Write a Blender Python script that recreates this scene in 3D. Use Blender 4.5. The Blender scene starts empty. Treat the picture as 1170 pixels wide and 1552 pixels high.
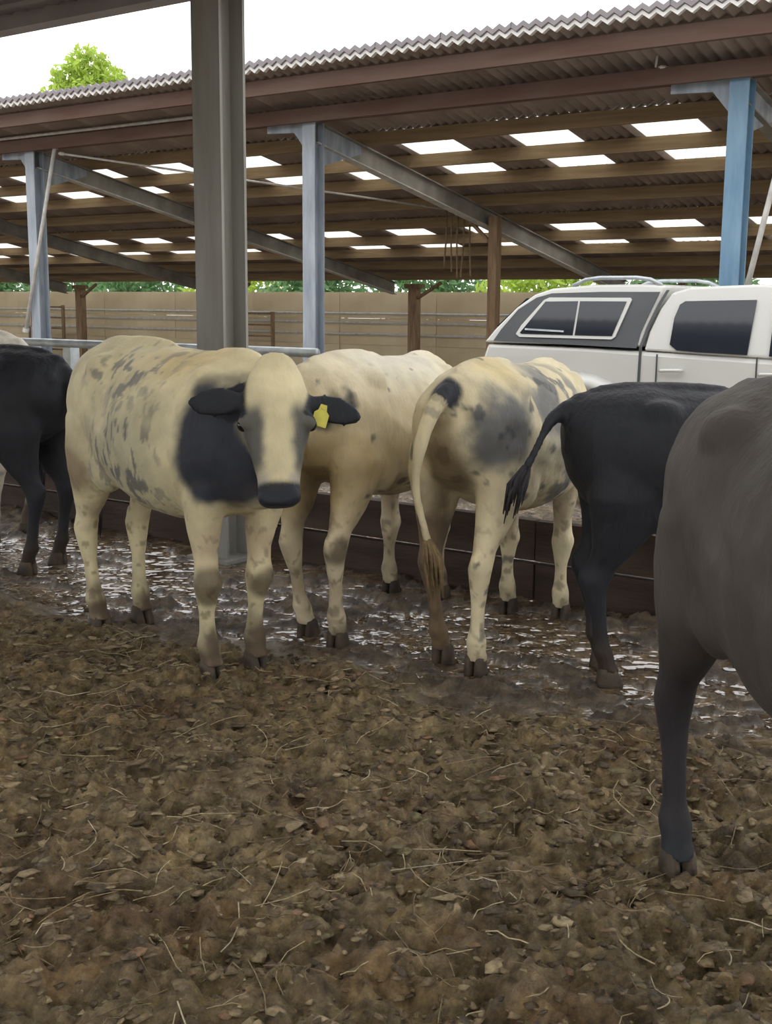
import bpy, math, random
import numpy as np
from mathutils import Vector, Matrix

random.seed(7)
rng = np.random.default_rng(11)
SC = bpy.context.scene
COL = SC.collection

# ------------------------------------------------------------------ camera, sky, exposure
FPX, H_CAM = 1800.0, 1.5
cam_d = bpy.data.cameras.new('camera')
cam_d.sensor_fit = 'VERTICAL'; cam_d.sensor_height = 24.0
cam_d.lens = 24.0 * FPX / 1552.0
cam_d.clip_start = 0.05; cam_d.clip_end = 400
cam = bpy.data.objects.new('camera', cam_d); COL.objects.link(cam)
pitch, roll = math.atan(316 / 1800.0), math.radians(0.45)
fw = Vector((0, math.cos(pitch), -math.sin(pitch))); up0 = Vector((0, math.sin(pitch), math.cos(pitch)))
rt = Vector((1, 0, 0)) * math.cos(roll) + up0 * math.sin(roll)
up = up0 * math.cos(roll) - Vector((1, 0, 0)) * math.sin(roll)
cam.matrix_world = Matrix(((rt.x, up.x, -fw.x, 0), (rt.y, up.y, -fw.y, 0), (rt.z, up.z, -fw.z, H_CAM), (0, 0, 0, 1)))
SC.camera = cam

world = bpy.data.worlds.new('overcast_sky'); SC.world = world
world.use_nodes = True
wn = world.node_tree.nodes; wl = world.node_tree.links
wn.clear()
wo = wn.new('ShaderNodeOutputWorld'); bg = wn.new('ShaderNodeBackground')
bg.inputs['Color'].default_value = (0.985, 0.985, 1.0, 1)
bg.inputs['Strength'].default_value = 1.0
wl.new(bg.outputs[0], wo.inputs[0])

SC.view_settings.view_transform = 'Standard'
SC.view_settings.look = 'None'
SC.view_settings.gamma = 1.0
SC.view_settings.use_curve_mapping = False
SC.view_settings.exposure = 1.12

# ------------------------------------------------------------------ helpers
def lin(r, g, b):
    def f(c):
        c /= 255.0
        return c / 12.92 if c <= 0.04045 else ((c + 0.055) / 1.055) ** 2.4
    return (f(r), f(g), f(b), 1.0)

def _hash(ix, iy, iz, seed):
    h = (ix.astype(np.int64) * 374761393 + iy.astype(np.int64) * 668265263 + iz.astype(np.int64) * 2147483647 + seed * 1274126177) & 0xFFFFFFFF
    h = ((h ^ (h >> 13)) * 1274126177) & 0xFFFFFFFF
    h = h ^ (h >> 16)
    return (h & 0xFFFFFF) / float(0xFFFFFF)

def vnoise(x, y, z=None, seed=0):
    if z is None: z = np.zeros_like(x)
    ix, iy, iz = np.floor(x), np.floor(y), np.floor(z)
    fx, fy, fz = x - ix, y - iy, z - iz
    fx = fx * fx * (3 - 2 * fx); fy = fy * fy * (3 - 2 * fy); fz = fz * fz * (3 - 2 * fz)
    r = 0
    for a in (0, 1):
        for b in (0, 1):
            for c in (0, 1):
                r = r + _hash(ix + a, iy + b, iz + c, seed) * (fx if a else 1 - fx) * (fy if b else 1 - fy) * (fz if c else 1 - fz)
    return r

def fbm(x, y, z=None, oct=4, seed=0):
    r, amp, tot = 0, 1.0, 0
    for o in range(oct):
        k = 2.03 ** o
        r = r + amp * vnoise(x * k, y * k, None if z is None else z * k, seed + o * 17)
        tot += amp; amp *= 0.5
    return r / tot

def sstep(a, b, x):
    t = np.clip((x - a) / (b - a), 0, 1)
    return t * t * (3 - 2 * t)

class MB:
    def __init__(s): s.v = []; s.f = []
    def add(s, vs, fs):
        o = len(s.v); s.v += [tuple(p) for p in vs]; s.f += [tuple(i + o for i in q) for q in fs]
        return s
    def box(s, a, b):
        x0, y0, z0 = a; x1, y1, z1 = b
        return s.add([(x0,y0,z0),(x1,y0,z0),(x1,y1,z0),(x0,y1,z0),(x0,y0,z1),(x1,y0,z1),(x1,y1,z1),(x0,y1,z1)],
                     [(0,3,2,1),(4,5,6,7),(0,1,5,4),(1,2,6,5),(2,3,7,6),(3,0,4,7)])
    def rings(s, rs, cap=True):
        n = len(rs[0]); vs = [p for r in rs for p in r]; fs = []
        for i in range(len(rs) - 1):
            for j in range(n):
                fs.append((i*n+j, i*n+(j+1) % n, (i+1)*n+(j+1) % n, (i+1)*n+j))
        if cap:
            fs.append(tuple(reversed(range(n)))); fs.append(tuple((len(rs)-1)*n+j for j in range(n)))
        return s.add(vs, fs)
    def tube(s, pts, rad, n=8):
        pts = [Vector(p) for p in pts]
        rads = rad if isinstance(rad, (list, tuple)) else [rad] * len(pts)
        rs = []; prev = None
        for i, p in enumerate(pts):
            t = (pts[min(i+1, len(pts)-1)] - pts[max(i-1, 0)]).normalized()
            ref = Vector((0, 0, 1)) if abs(t.z) < 0.9 else Vector((1, 0, 0))
            a = t.cross(ref).normalized() if prev is None else (prev - t * prev.dot(t)).normalized()
            prev = a; b = t.cross(a)
            rs.append([p + (a * math.cos(2*math.pi*k/n) + b * math.sin(2*math.pi*k/n)) * rads[i] for k in range(n)])
        return s.rings(rs)
    def beam(s, p, q, w, h, upv=(0, 0, 1)):
        p, q = Vector(p), Vector(q); t = (q - p).normalized(); upv = Vector(upv)
        a = t.cross(upv).normalized(); b = a.cross(t).normalized()
        c = lambda o: [o + a*w/2 - b*h/2, o + a*w/2 + b*h/2, o - a*w/2 + b*h/2, o - a*w/2 - b*h/2]
        return s.rings([c(p), c(q)])
    def prism(s, poly, y0, y1):          # poly in (x, z), extruded along y
        n = len(poly)
        return s.rings([[(x, y0, z) for x, z in poly], [(x, y1, z) for x, z in poly]])
    def ellipsoid(s, c, r, nu=14, nv=10, rot=None):
        vs = []; rs = []
        for i in range(1, nv):
            th = math.pi * i / nv
            ring = []
            for j in range(nu):
                ph = 2*math.pi*j/nu
                p = Vector((r[0]*math.sin(th)*math.cos(ph), r[1]*math.sin(th)*math.sin(ph), r[2]*math.cos(th)))
                if rot is not None: p = rot @ p
                ring.append(Vector(c) + p)
            rs.append(ring)
        top = Vector((0, 0, r[2])); bot = Vector((0, 0, -r[2]))
        if rot is not None: top, bot = rot @ top, rot @ bot
        o = len(s.v); s.rings(rs, cap=False)
        it = len(s.v); s.v.append(tuple(Vector(c) + top)); s.v.append(tuple(Vector(c) + bot))
        for j in range(nu):
            s.f.append((it, o + j, o + (j+1) % nu)); k = o + (nv-2)*nu
            s.f.append((it+1, k + (j+1) % nu, k + j))
        return s
    def mesh(s, name='m', smooth=False):
        me = bpy.data.meshes.new(name); me.from_pydata(s.v, [], s.f); me.update()
        fix_normals(me)
        if smooth: shade(me)
        return me

def fix_normals(me):
    import bmesh
    b = bmesh.new(); b.from_mesh(me); bmesh.ops.recalc_face_normals(b, faces=b.faces); b.to_mesh(me); b.free()

def shade(me, on=True):
    me.polygons.foreach_set('use_smooth', [on] * len(me.polygons))

def obj(name, me, m=None, parent=None, **tags):
    if isinstance(me, MB): me = me.mesh(name)
    if m is not None:
        me.materials.clear(); me.materials.append(m)
    o = bpy.data.objects.new(name, me); COL.objects.link(o)
    if parent is not None: o.parent = parent
    for k, v in tags.items(): o[k] = v
    return o

def empty(name, loc=(0, 0, 0), rz=0.0, **tags):
    o = bpy.data.objects.new(name, None); COL.objects.link(o)
    o.location = loc; o.rotation_euler = (0, 0, rz); o.empty_display_size = 0.1
    for k, v in tags.items(): o[k] = v
    return o

def bevel(o, w=0.01, seg=2):
    m = o.modifiers.new('bevel', 'BEVEL'); m.width = w; m.segments = seg; m.limit_method = 'ANGLE'
    return o

# ------------------------------------------------------------------ materials
def mat(name, col, rough=0.7, spec=0.3, var=0.0, scale=4.0, bump=0.0, bscale=40.0, metal=0.0, col2=None, stretch=(1, 1, 1), detail=5.0):
    m = bpy.data.materials.new(name); m.use_nodes = True
    nt = m.node_tree; N = nt.nodes; L = nt.links; b = N['Principled BSDF']
    b.inputs['Roughness'].default_value = rough; b.inputs['Specular IOR Level'].default_value = spec
    b.inputs['Metallic'].default_value = metal
    tc = N.new('ShaderNodeTexCoord'); mp = N.new('ShaderNodeMapping'); mp.inputs['Scale'].default_value = stretch
    L.new(tc.outputs['Object'], mp.inputs['Vector'])
    if var > 0 or col2 is not None:
        nz = N.new('ShaderNodeTexNoise'); nz.inputs['Scale'].default_value = scale; nz.inputs['Detail'].default_value = detail
        L.new(mp.outputs[0], nz.inputs['Vector'])
        rp = N.new('ShaderNodeValToRGB')
        c2 = col2 if col2 is not None else tuple(min(1, c * (1 + var)) for c in col[:3]) + (1,)
        c1 = col if col2 is not None else tuple(c * (1 - var) for c in col[:3]) + (1,)
        rp.color_ramp.elements[0].position = 0.35; rp.color_ramp.elements[0].color = c1
        rp.color_ramp.elements[1].position = 0.65; rp.color_ramp.elements[1].color = c2
        L.new(nz.outputs['Fac'], rp.inputs['Fac']); L.new(rp.outputs['Color'], b.inputs['Base Color'])
    else:
        b.inputs['Base Color'].default_value = col
    if bump > 0:
        n2 = N.new('ShaderNodeTexNoise'); n2.inputs['Scale'].default_value = bscale; n2.inputs['Detail'].default_value = 4
        L.new(mp.outputs[0], n2.inputs['Vector'])
        bp = N.new('ShaderNodeBump'); bp.inputs['Strength'].default_value = bump; bp.inputs['Distance'].default_value = 0.02
        L.new(n2.outputs['Fac'], bp.inputs['Height']); L.new(bp.outputs[0], b.inputs['Normal'])
    return m

M = {}
M['sheet'] = mat('fibre_cement_sheet', (0.27, 0.22, 0.19, 1), 0.85, 0.2, col2=(0.38, 0.315, 0.27, 1), scale=1.6, bump=0.15, bscale=60)
M['purlin'] = mat('purlin_timber', (0.22, 0.155, 0.085, 1), 0.8, 0.2, col2=(0.30, 0.22, 0.125, 1), scale=3, stretch=(0.4, 6, 6), bump=0.2)
M['fascia'] = mat('rusty_fascia', (0.135, 0.082, 0.062, 1), 0.8, 0.2, col2=(0.18, 0.125, 0.10, 1), scale=1.5, stretch=(0.5, 3, 3))
M['steel_blue'] = mat('blue_grey_painted_steel', (0.25, 0.29, 0.34, 1), 0.5, 0.4, col2=(0.42, 0.47, 0.52, 1), scale=2.5, stretch=(3, 3, 0.6))
M['steel_vivid'] = mat('blue_painted_steel', (0.13, 0.25, 0.38, 1), 0.5, 0.4, col2=(0.22, 0.36, 0.48, 1), scale=2.5, stretch=(3, 3, 0.6))
M['steel_grey'] = mat('grey_painted_steel', (0.25, 0.245, 0.215, 1), 0.55, 0.4, col2=(0.33, 0.325, 0.30, 1), scale=2.2, stretch=(4, 4, 0.5), bump=0.05)
M['rafter'] = mat('rafter_steel', (0.20, 0.19, 0.165, 1), 0.6, 0.4, col2=(0.30, 0.29, 0.25, 1), scale=3)
M['pale_pipe'] = mat('pale_galvanised_pipe', (0.55, 0.54, 0.50, 1), 0.5, 0.5, var=0.15, scale=8)
M['galv'] = mat('galvanised_steel', (0.46, 0.50, 0.52, 1), 0.4, 0.5, var=0.2, scale=10, metal=0.3)
M['timber'] = mat('weathered_brown_timber', (0.20, 0.13, 0.075, 1), 0.85, 0.2, col2=(0.31, 0.215, 0.13, 1), scale=5, stretch=(4, 4, 0.5), bump=0.3)
M['panel'] = mat('tan_concrete_panel', (0.56, 0.45, 0.28, 1), 0.85, 0.2, col2=(0.68, 0.57, 0.38, 1), scale=1.1, bump=0.15, bscale=30)
M['darkwall'] = mat('dark_muddy_boards', (0.045, 0.032, 0.026, 1), 0.75, 0.3, col2=(0.085, 0.058, 0.045, 1), scale=3, stretch=(0.6, 3, 3), bump=0.3, bscale=20)
M['yard'] = mat('yard_concrete', (0.17, 0.135, 0.10, 1), 0.75, 0.3, col2=(0.28, 0.23, 0.175, 1), scale=0.9, bump=0.2, bscale=12)
M['white_paint'] = mat('white_car_paint', (0.62, 0.62, 0.58, 1), 0.25, 0.5, var=0.03, scale=1)
M['dark_trim'] = mat('charcoal_canopy_trim', (0.07, 0.075, 0.08, 1), 0.4, 0.5, var=0.08, scale=3)
M['glass'] = mat('tinted_car_glass', (0.02, 0.025, 0.032, 1), 0.06, 0.6)
M['tyre'] = mat('black_rubber', (0.02, 0.02, 0.02, 1), 0.8, 0.3, var=0.2, scale=20)
M['rim'] = mat('alloy_rim', (0.5, 0.5, 0.52, 1), 0.3, 0.5, metal=0.8)
M['light_panel'] = mat('pale_board', (0.50, 0.45, 0.42, 1), 0.8, 0.2, var=0.1, scale=2)
M['bark'] = mat('bark', (0.09, 0.065, 0.04, 1), 0.9, 0.1, var=0.3, scale=6, bump=0.4)
M['rope'] = mat('old_rope', (0.22, 0.16, 0.10, 1), 0.9, 0.1, var=0.2, scale=20)
M['lamp_white'] = mat('white_lamp_plastic', (0.75, 0.74, 0.70, 1), 0.4, 0.4)
M['our_sheet'] = mat('grey_shed_sheet', (0.20, 0.18, 0.185, 1), 0.8, 0.2, col2=(0.28, 0.26, 0.265, 1), scale=1.5)
M['our_fascia'] = mat('grey_gutter', (0.36, 0.34, 0.35, 1), 0.6, 0.3, var=0.1, scale=2)
M['hoof'] = mat('muddy_hoof', (0.045, 0.035, 0.028, 1), 0.6, 0.3, col2=(0.10, 0.075, 0.05, 1), scale=12, bump=0.3)
M['eye'] = mat('dark_eye', (0.008, 0.007, 0.006, 1), 0.08, 0.6)
M['tag'] = mat('yellow_ear_tag', (0.62, 0.56, 0.10, 1), 0.5, 0.4, var=0.1, scale=30)

def translucent_mat(name, col, strength):
    m = bpy.data.materials.new(name); m.use_nodes = True
    nt = m.node_tree; N = nt.nodes; L = nt.links; N.clear()
    out = N.new('ShaderNodeOutputMaterial'); tr = N.new('ShaderNodeBsdfTranslucent'); df = N.new('ShaderNodeBsdfDiffuse')
    mx = N.new('ShaderNodeMixShader'); nz = N.new('ShaderNodeTexNoise'); nz.inputs['Scale'].default_value = 2.5
    rp = N.new('ShaderNodeValToRGB'); rp.color_ramp.elements[0].color = tuple(c * 0.88 for c in col[:3]) + (1,); rp.color_ramp.elements[1].color = col
    L.new(nz.outputs['Fac'], rp.inputs['Fac']); L.new(rp.outputs[0], tr.inputs['Color']); L.new(rp.outputs[0], df.inputs['Color'])
    mx.inputs[0].default_value = 1 - strength
    L.new(tr.outputs[0], mx.inputs[1]); L.new(df.outputs[0], mx.inputs[2]); L.new(mx.outputs[0], out.inputs[0])
    return m
M['skylight'] = translucent_mat('translucent_rooflight', (1.0, 0.99, 0.96, 1), 0.95)

def leaf_mat(name, c):
    m = bpy.data.materials.new(name); m.use_nodes = True
    nt = m.node_tree; N = nt.nodes; L = nt.links; b = N['Principled BSDF']
    b.inputs['Roughness'].default_value = 0.6
    tc = N.new('ShaderNodeTexCoord'); nz = N.new('ShaderNodeTexNoise'); nz.inputs['Scale'].default_value = 2.0
    L.new(tc.outputs['Object'], nz.inputs['Vector'])
    rp = N.new('ShaderNodeValToRGB'); rp.color_ramp.elements[0].position = 0.35; rp.color_ramp.elements[1].position = 0.65
    rp.color_ramp.elements[0].color = tuple(k * 0.7 for k in c[:3]) + (1,); rp.color_ramp.elements[1].color = c
    L.new(nz.outputs['Fac'], rp.inputs['Fac']); L.new(rp.outputs[0], b.inputs['Base Color'])
    tr = N.new('ShaderNodeBsdfTranslucent'); L.new(rp.outputs[0], tr.inputs['Color'])
    mx = N.new('ShaderNodeMixShader'); mx.inputs[0].default_value = 0.5
    L.new(b.outputs[0], mx.inputs[1]); L.new(tr.outputs[0], mx.inputs[2]); L.new(mx.outputs[0], N['Material Output'].inputs[0])
    return m
M['leaf_bright'] = leaf_mat('bright_leaves', (0.50, 0.66, 0.12, 1))
M['leaf_green'] = leaf_mat('hedge_leaves', (0.18, 0.34, 0.14, 1))

# ------------------------------------------------------------------ yard frame: s runs along the barn eave, w into the barn
U = Vector((0.816, -0.578, 0)).normalized(); V = Vector((-U.y, U.x, 0))
E0 = Vector((-0.874, 14.082, 0)); UANG = math.atan2(U.y, U.x)
def B(s, w, z=0.0): return E0 + U * s + V * w + Vector((0, 0, z))
def w_of(x, y): return (x - E0.x) * V.x + (y - E0.y) * V.y
def s_of(x, y): return (x - E0.x) * U.x + (y - E0.y) * U.y
KROOF, ZE = math.tan(math.radians(10.58)), 4.15
def zr(w): return ZE - KROOF * w

# ------------------------------------------------------------------ ground
BED_W = -7.12
def bed_mask(x, y):
    wv = w_of(x, y); sv = s_of(x, y)
    wob = (fbm(sv * 0.9 + 5, wv * 0.9, oct=3, seed=3) - 0.5) * 1.0 + (fbm(sv * 4, wv * 4, oct=2, seed=9) - 0.5) * 0.3
    wob = wob - 0.55 * sstep(3.2, 1.6, sv)
    return sstep(0.16, -0.16, wv - BED_W - wob)
def slurry(x, y):            # > 0 on the trodden ridges, < 0 where water stands
    sv, wv = s_of(x, y), w_of(x, y)
    return (fbm(sv * 1.5 + 9, wv * 2.6, oct=3, seed=51) - 0.5) * 0.5 + (fbm(sv * 8, wv * 13, oct=4, seed=61) - 0.5) * 0.6 - 0.035 + 0.16 * sstep(2.6, 1.4, sv)
def ground_h(x, y):
    m = bed_mask(x, y)
    big = fbm(x * 1.4, y * 1.4, oct=3, seed=21) - 0.5
    mid = fbm(x * 6, y * 6, oct=3, seed=31) - 0.5
    ridg = 1 - np.abs(2 * fbm(x * 13, y * 13, oct=3, seed=41) - 1)
    fine = fbm(x * 34, y * 34, oct=3, seed=47) - 0.5
    hb = 0.015 + big * 0.07 + mid * 0.09 + (ridg - 0.75) * 0.08 + fine * 0.05
    rd = slurry(x, y)
    hp = -0.045 + np.maximum(rd, 0) * 0.20 + fine * 0.045 * sstep(0.0, 0.03, rd)
    return m * hb + (1 - m) * hp
ys = [1.3]
while ys[-1] < 10.2: ys.append(ys[-1] + max(0.0125, 0.0046 * ys[-1]))
xs = [-2.4 + 0.0135 * i for i in range(int(4.8 / 0.0135) + 1)]
st = 0.015
while xs[-1] < 4.6: st *= 1.03; xs.append(xs[-1] + st)
st = 0.015
while xs[0] > -6.5: st *= 1.03; xs.insert(0, xs[0] - st)
X, Y = np.meshgrid(np.array(xs), np.array(ys)); Z = ground_h(X, Y)
nx, ny = len(xs), len(ys)
def grid_mesh(name, X, Y, Z):
    ny, nx = X.shape
    me = bpy.data.meshes.new(name)
    co = np.stack([X, Y, Z], -1).reshape(-1, 3).astype(np.float32)
    idx = np.arange(nx * ny).reshape(ny, nx)
    q = np.stack([idx[:-1, :-1], idx[:-1, 1:], idx[1:, 1:], idx[1:, :-1]], -1).reshape(-1, 4)
    me.vertices.add(len(co)); me.vertices.foreach_set('co', co.ravel())
    me.loops.add(q.size); me.loops.foreach_set('vertex_index', q.ravel().astype(np.int32))
    me.polygons.add(len(q)); me.polygons.foreach_set('loop_start', np.arange(0, q.size, 4, dtype=np.int32))
    me.update(calc_edges=True); shade(me); return me
gm = grid_mesh('floor', X, Y, Z)
wet = (1 - bed_mask(X, Y)); 
pud = sstep(0.03, -0.005, slurry(X, Y))
at = gm.attributes.new('wet', 'FLOAT', 'POINT'); at.data.foreach_set('value', wet.ravel().astype(np.float32))
at = gm.attributes.new('puddle', 'FLOAT', 'POINT'); at.data.foreach_set('value', (wet * (0.10 + 0.90 * pud)).ravel().astype(np.float32))
def ground_mat():
    m = bpy.data.materials.new('muddy_straw_bedding'); m.use_nodes = True
    nt = m.node_tree; N = nt.nodes; L = nt.links; b = N['Principled BSDF']
    tc = N.new('ShaderNodeTexCoord')
    def noise(scale, det, rough=0.6):
        n = N.new('ShaderNodeTexNoise'); n.inputs['Scale'].default_value = scale; n.inputs['Detail'].default_value = det
        n.inputs['Roughness'].default_value = rough; L.new(tc.outputs['Object'], n.inputs['Vector']); return n
    def ramp(src, stops):
        r = N.new('ShaderNodeValToRGB'); e = r.color_ramp.elements
        while len(e) < len(stops): e.new(0.5)
        for i, (p, c) in enumerate(stops): e[i].position = p; e[i].color = c
        L.new(src, r.inputs['Fac']); return r
    n1 = noise(22, 8, 0.7); n2 = noise(1.7, 4)
    r1 = ramp(n1.outputs['Fac'], [(0.30, (0.08, 0.056, 0.030, 1)), (0.44, (0.26, 0.188, 0.094, 1)), (0.57, (0.42, 0.315, 0.165, 1)), (0.72, (0.62, 0.50, 0.30, 1))])
    r2 = ramp(n2.outputs['Fac'], [(0.33, (0.60, 0.46, 0.38, 1)), (0.5, (1, 1, 1, 1)), (0.68, (1.0, 0.98, 0.86, 1))])
    mx = N.new('ShaderNodeMixRGB'); mx.blend_type = 'MULTIPLY'; mx.inputs[0].default_value = 0.9
    L.new(r1.outputs[0], mx.inputs[1]); L.new(r2.outputs[0], mx.inputs[2])
    n6 = noise(6.5, 5, 0.6); r6 = ramp(n6.outputs['Fac'], [(0.36, (0.55, 0.52, 0.46, 1)), (0.5, (1, 1, 1, 1)), (0.64, (1.35, 1.3, 1.18, 1))])
    mx6 = N.new('ShaderNodeMixRGB'); mx6.blend_type = 'MULTIPLY'; mx6.inputs[0].default_value = 1.0
    L.new(mx.outputs[0], mx6.inputs[1]); L.new(r6.outputs[0], mx6.inputs[2]); mx = mx6
    wa = N.new('ShaderNodeAttribute'); wa.attribute_name = 'wet'
    pa = N.new('ShaderNodeAttribute'); pa.attribute_name = 'puddle'
    n3 = noise(9, 6)
    r3 = ramp(n3.outputs['Fac'], [(0.35, (0.06, 0.042, 0.026, 1)), (0.52, (0.16, 0.112, 0.065, 1)), (0.68, (0.33, 0.245, 0.15, 1))])
    m2 = N.new('ShaderNodeMixRGB'); L.new(wa.outputs['Fac'], m2.inputs[0]); L.new(mx.outputs[0], m2.inputs[1]); L.new(r3.outputs[0], m2.inputs[2])
    L.new(m2.outputs[0], b.inputs['Base Color'])
    mr = N.new('ShaderNodeMapRange'); mr.inputs['To Min'].default_value = 0.70; mr.inputs['To Max'].default_value = 0.06
    L.new(pa.outputs['Fac'], mr.inputs['Value']); L.new(mr.outputs[0], b.inputs['Roughness'])
    sp = N.new('ShaderNodeMapRange'); sp.inputs['To Min'].default_value = 0.25; sp.inputs['To Max'].default_value = 1.0
    L.new(pa.outputs['Fac'], sp.inputs['Value']); L.new(sp.outputs[0], b.inputs['Specular IOR Level'])
    b.inputs['IOR'].default_value = 1.9
    # fine relief: straw fibres on the bedding, ripples in the slurry
    n4 = noise(70, 6, 0.7); n5 = noise(9, 1.5, 0.5)
    mh = N.new('ShaderNodeMix'); mh.data_type = 'FLOAT'
    L.new(pa.outputs['Fac'], mh.inputs[0]); L.new(n4.outputs['Fac'], mh.inputs[2]); L.new(n5.outputs['Fac'], mh.inputs[3])
    bp = N.new('ShaderNodeBump'); bp.inputs['Strength'].default_value = 0.9; bp.inputs['Distance'].default_value = 0.05
    dm = N.new('ShaderNodeMapRange'); dm.inputs['To Min'].default_value = 0.05; dm.inputs['To Max'].default_value = 0.085
    L.new(pa.outputs['Fac'], dm.inputs['Value']); L.new(dm.outputs[0], bp.inputs['Distance'])
    L.new(mh.outputs[0], bp.inputs['Height']); L.new(bp.outputs[0], b.inputs['Normal'])
    return m
obj('floor', gm, ground_mat(), kind='structure', label='muddy straw bedding and wet slurry passage in the foreground')

gp = MB().add([(-80, -25, -0.075), (80, -25, -0.075), (80, 110, -0.075), (-80, 110, -0.075)], [(0, 1, 2, 3)])
obj('ground', gp, M['yard'], kind='structure', label='brown concrete yard around and under the barn')

# ------------------------------------------------------------------ far barn: corrugated roof of separate sheets
roof_root = empty('ceiling', B(0, 0, 0), UANG, kind='structure', label='long corrugated barn roof with rows of translucent rooflights')
SW = 0.8365
def sheet_mesh(name, length, amp=0.024, th=0.010, ncor=6, seg=4, width=SW):
    n = ncor * seg; vs = []; fs = []
    for l in (0, length):
        for t in (0, th):
            for i in range(n + 1):
                vs.append((i / n * (width + 0.01), l, amp * math.cos(2 * math.pi * i / seg) + t))
    k = n + 1
    for i in range(n):
        fs += [(i, i+1, 2*k+i+1, 2*k+i), (k+i, 3*k+i, 3*k+i+1, k+i+1), (i, k+i, k+i+1, i+1), (2*k+i, 2*k+i+1, 3*k+i+1, 3*k+i)]
    me = bpy.data.meshes.new(name); me.from_pydata(vs, [], fs); me.update(); return me
rows = [(-0.05, 2.32), (2.22, 4.42), (4.30, 6.60), (6.48, 8.72), (8.60, 11.3)]
cosr = math.cos(math.radians(10.58))
s0 = 0.93
for r, (wa, wb) in enumerate(rows):
    me_o = sheet_mesh('roof_sheet', (wb - wa) / cosr); me_o.materials.append(M['sheet'])
    me_t = sheet_mesh('rooflight_sheet', (wb - wa) / cosr); me_t.materials.append(M['skylight'])
    for k in range(-33, 10):
        s = s0 + k * SW
        sky = (r in (1, 3)) and k % 2 == 0
        o = obj('rooflight_sheet' if sky else 'roof_sheet', me_t if sky else me_o, None, roof_root)
        o.location = (s, wa, zr(wa) + 0.03 - 0.012 * (r % 2))
        o.rotation_euler = (-math.radians(10.58), 0, 0)
# white eaves fillers closing the corrugations at the high edge, one per sheet
fv = []; fq = []
for i in range(25):
    zc = 0.024 * math.cos(2 * math.pi * i / 4)
    fv += [(i / 24 * SW, 0, zc + 0.004), (i / 24 * SW, 0, zc - 0.036), (i / 24 * SW, 0.05, zc + 0.004), (i / 24 * SW, 0.05, zc - 0.036)]
for i in range(24):
    k = i * 4; fq += [(k, k+1, k+5, k+4), (k+2, k+6, k+7, k+3), (k+1, k+3, k+7, k+5)]
cm_ = sheet_mesh('edge_cap', 0.35, 0.024, 0.055); cm_.materials.append(M['our_sheet'])
fm = bpy.data.meshes.new('eaves_filler'); fm.from_pydata(fv, [], fq); fm.update(); fm.materials.append(M['lamp_white'])
for k in range(-33, 10):
    o = obj('eaves_filler', fm, None, roof_root); o.location = (s0 + k * SW, -0.062, zr(-0.05) + 0.03)
    o = obj('edge_cap', cm_, None, roof_root); o.location = (s0 + k * SW, -0.09, zr(-0.05) + 0.042); o.rotation_euler = (-math.radians(10.58), 0, 0)
# purlins
pm = MB().box((-27, -0.035, -0.17), (9.2, 0.035, 0.0)).mesh('purlin'); pm.materials.append(M['purlin'])
pm2 = pm.copy(); pm2.materials.clear(); pm2.materials.append(M['fascia'])
for w in (0.25, 1.25, 2.25, 3.25, 4.2, 5.3, 6.45, 7.55, 8.5, 9.55, 10.6):
    o = obj('purlin', pm if w > 2 else pm2, None, roof_root); o.location = (0, w, zr(w) - 0.0)
ff = obj('fascia_board', MB().box((-27, -0.03, -0.34), (9.2, 0.03, -0.17)), M['fascia'], roof_root); ff.location = (0, 1.02, zr(1.02) + 0.1)

# frames: front column, rafter, inner and back posts
def hsec(w, d, tf=0.02, tw=0.016):
    return [(-w/2,-d/2),(w/2,-d/2),(w/2,-d/2+tf),(tw/2,-d/2+tf),(tw/2,d/2-tf),(w/2,d/2-tf),(w/2,d/2),(-w/2,d/2),(-w/2,d/2-tf),(-tw/2,d/2-tf),(-tw/2,-d/2+tf),(-w/2,-d/2+tf)]
def hcol(z0, z1, w=0.2, d=0.2, rot90=False):
    p = hsec(w, d)
    if rot90: p = [(b, a) for a, b in p]
    return MB().rings([[(a, b, z0) for a, b in p], [(a, b, z1) for a, b in p]])
FR = {-22.75: 'fourth', -17.3: 'third', -11.85: 'second', -6.4: 'a', -0.95: 'b', 4.55: 'c'}
collab = {-6.4: 'pale blue-grey steel column with a leaning white pole against it', -0.95: 'blue-grey steel column carrying the rafter behind the white cows',
          4.55: 'bright blue steel column rising behind the pickup cab', -11.85: 'steel barn column left of the pole-braced column', -17.3: 'far steel barn column beyond the left bays', -22.75: 'farthest steel barn column at the end of the barn'}
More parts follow.
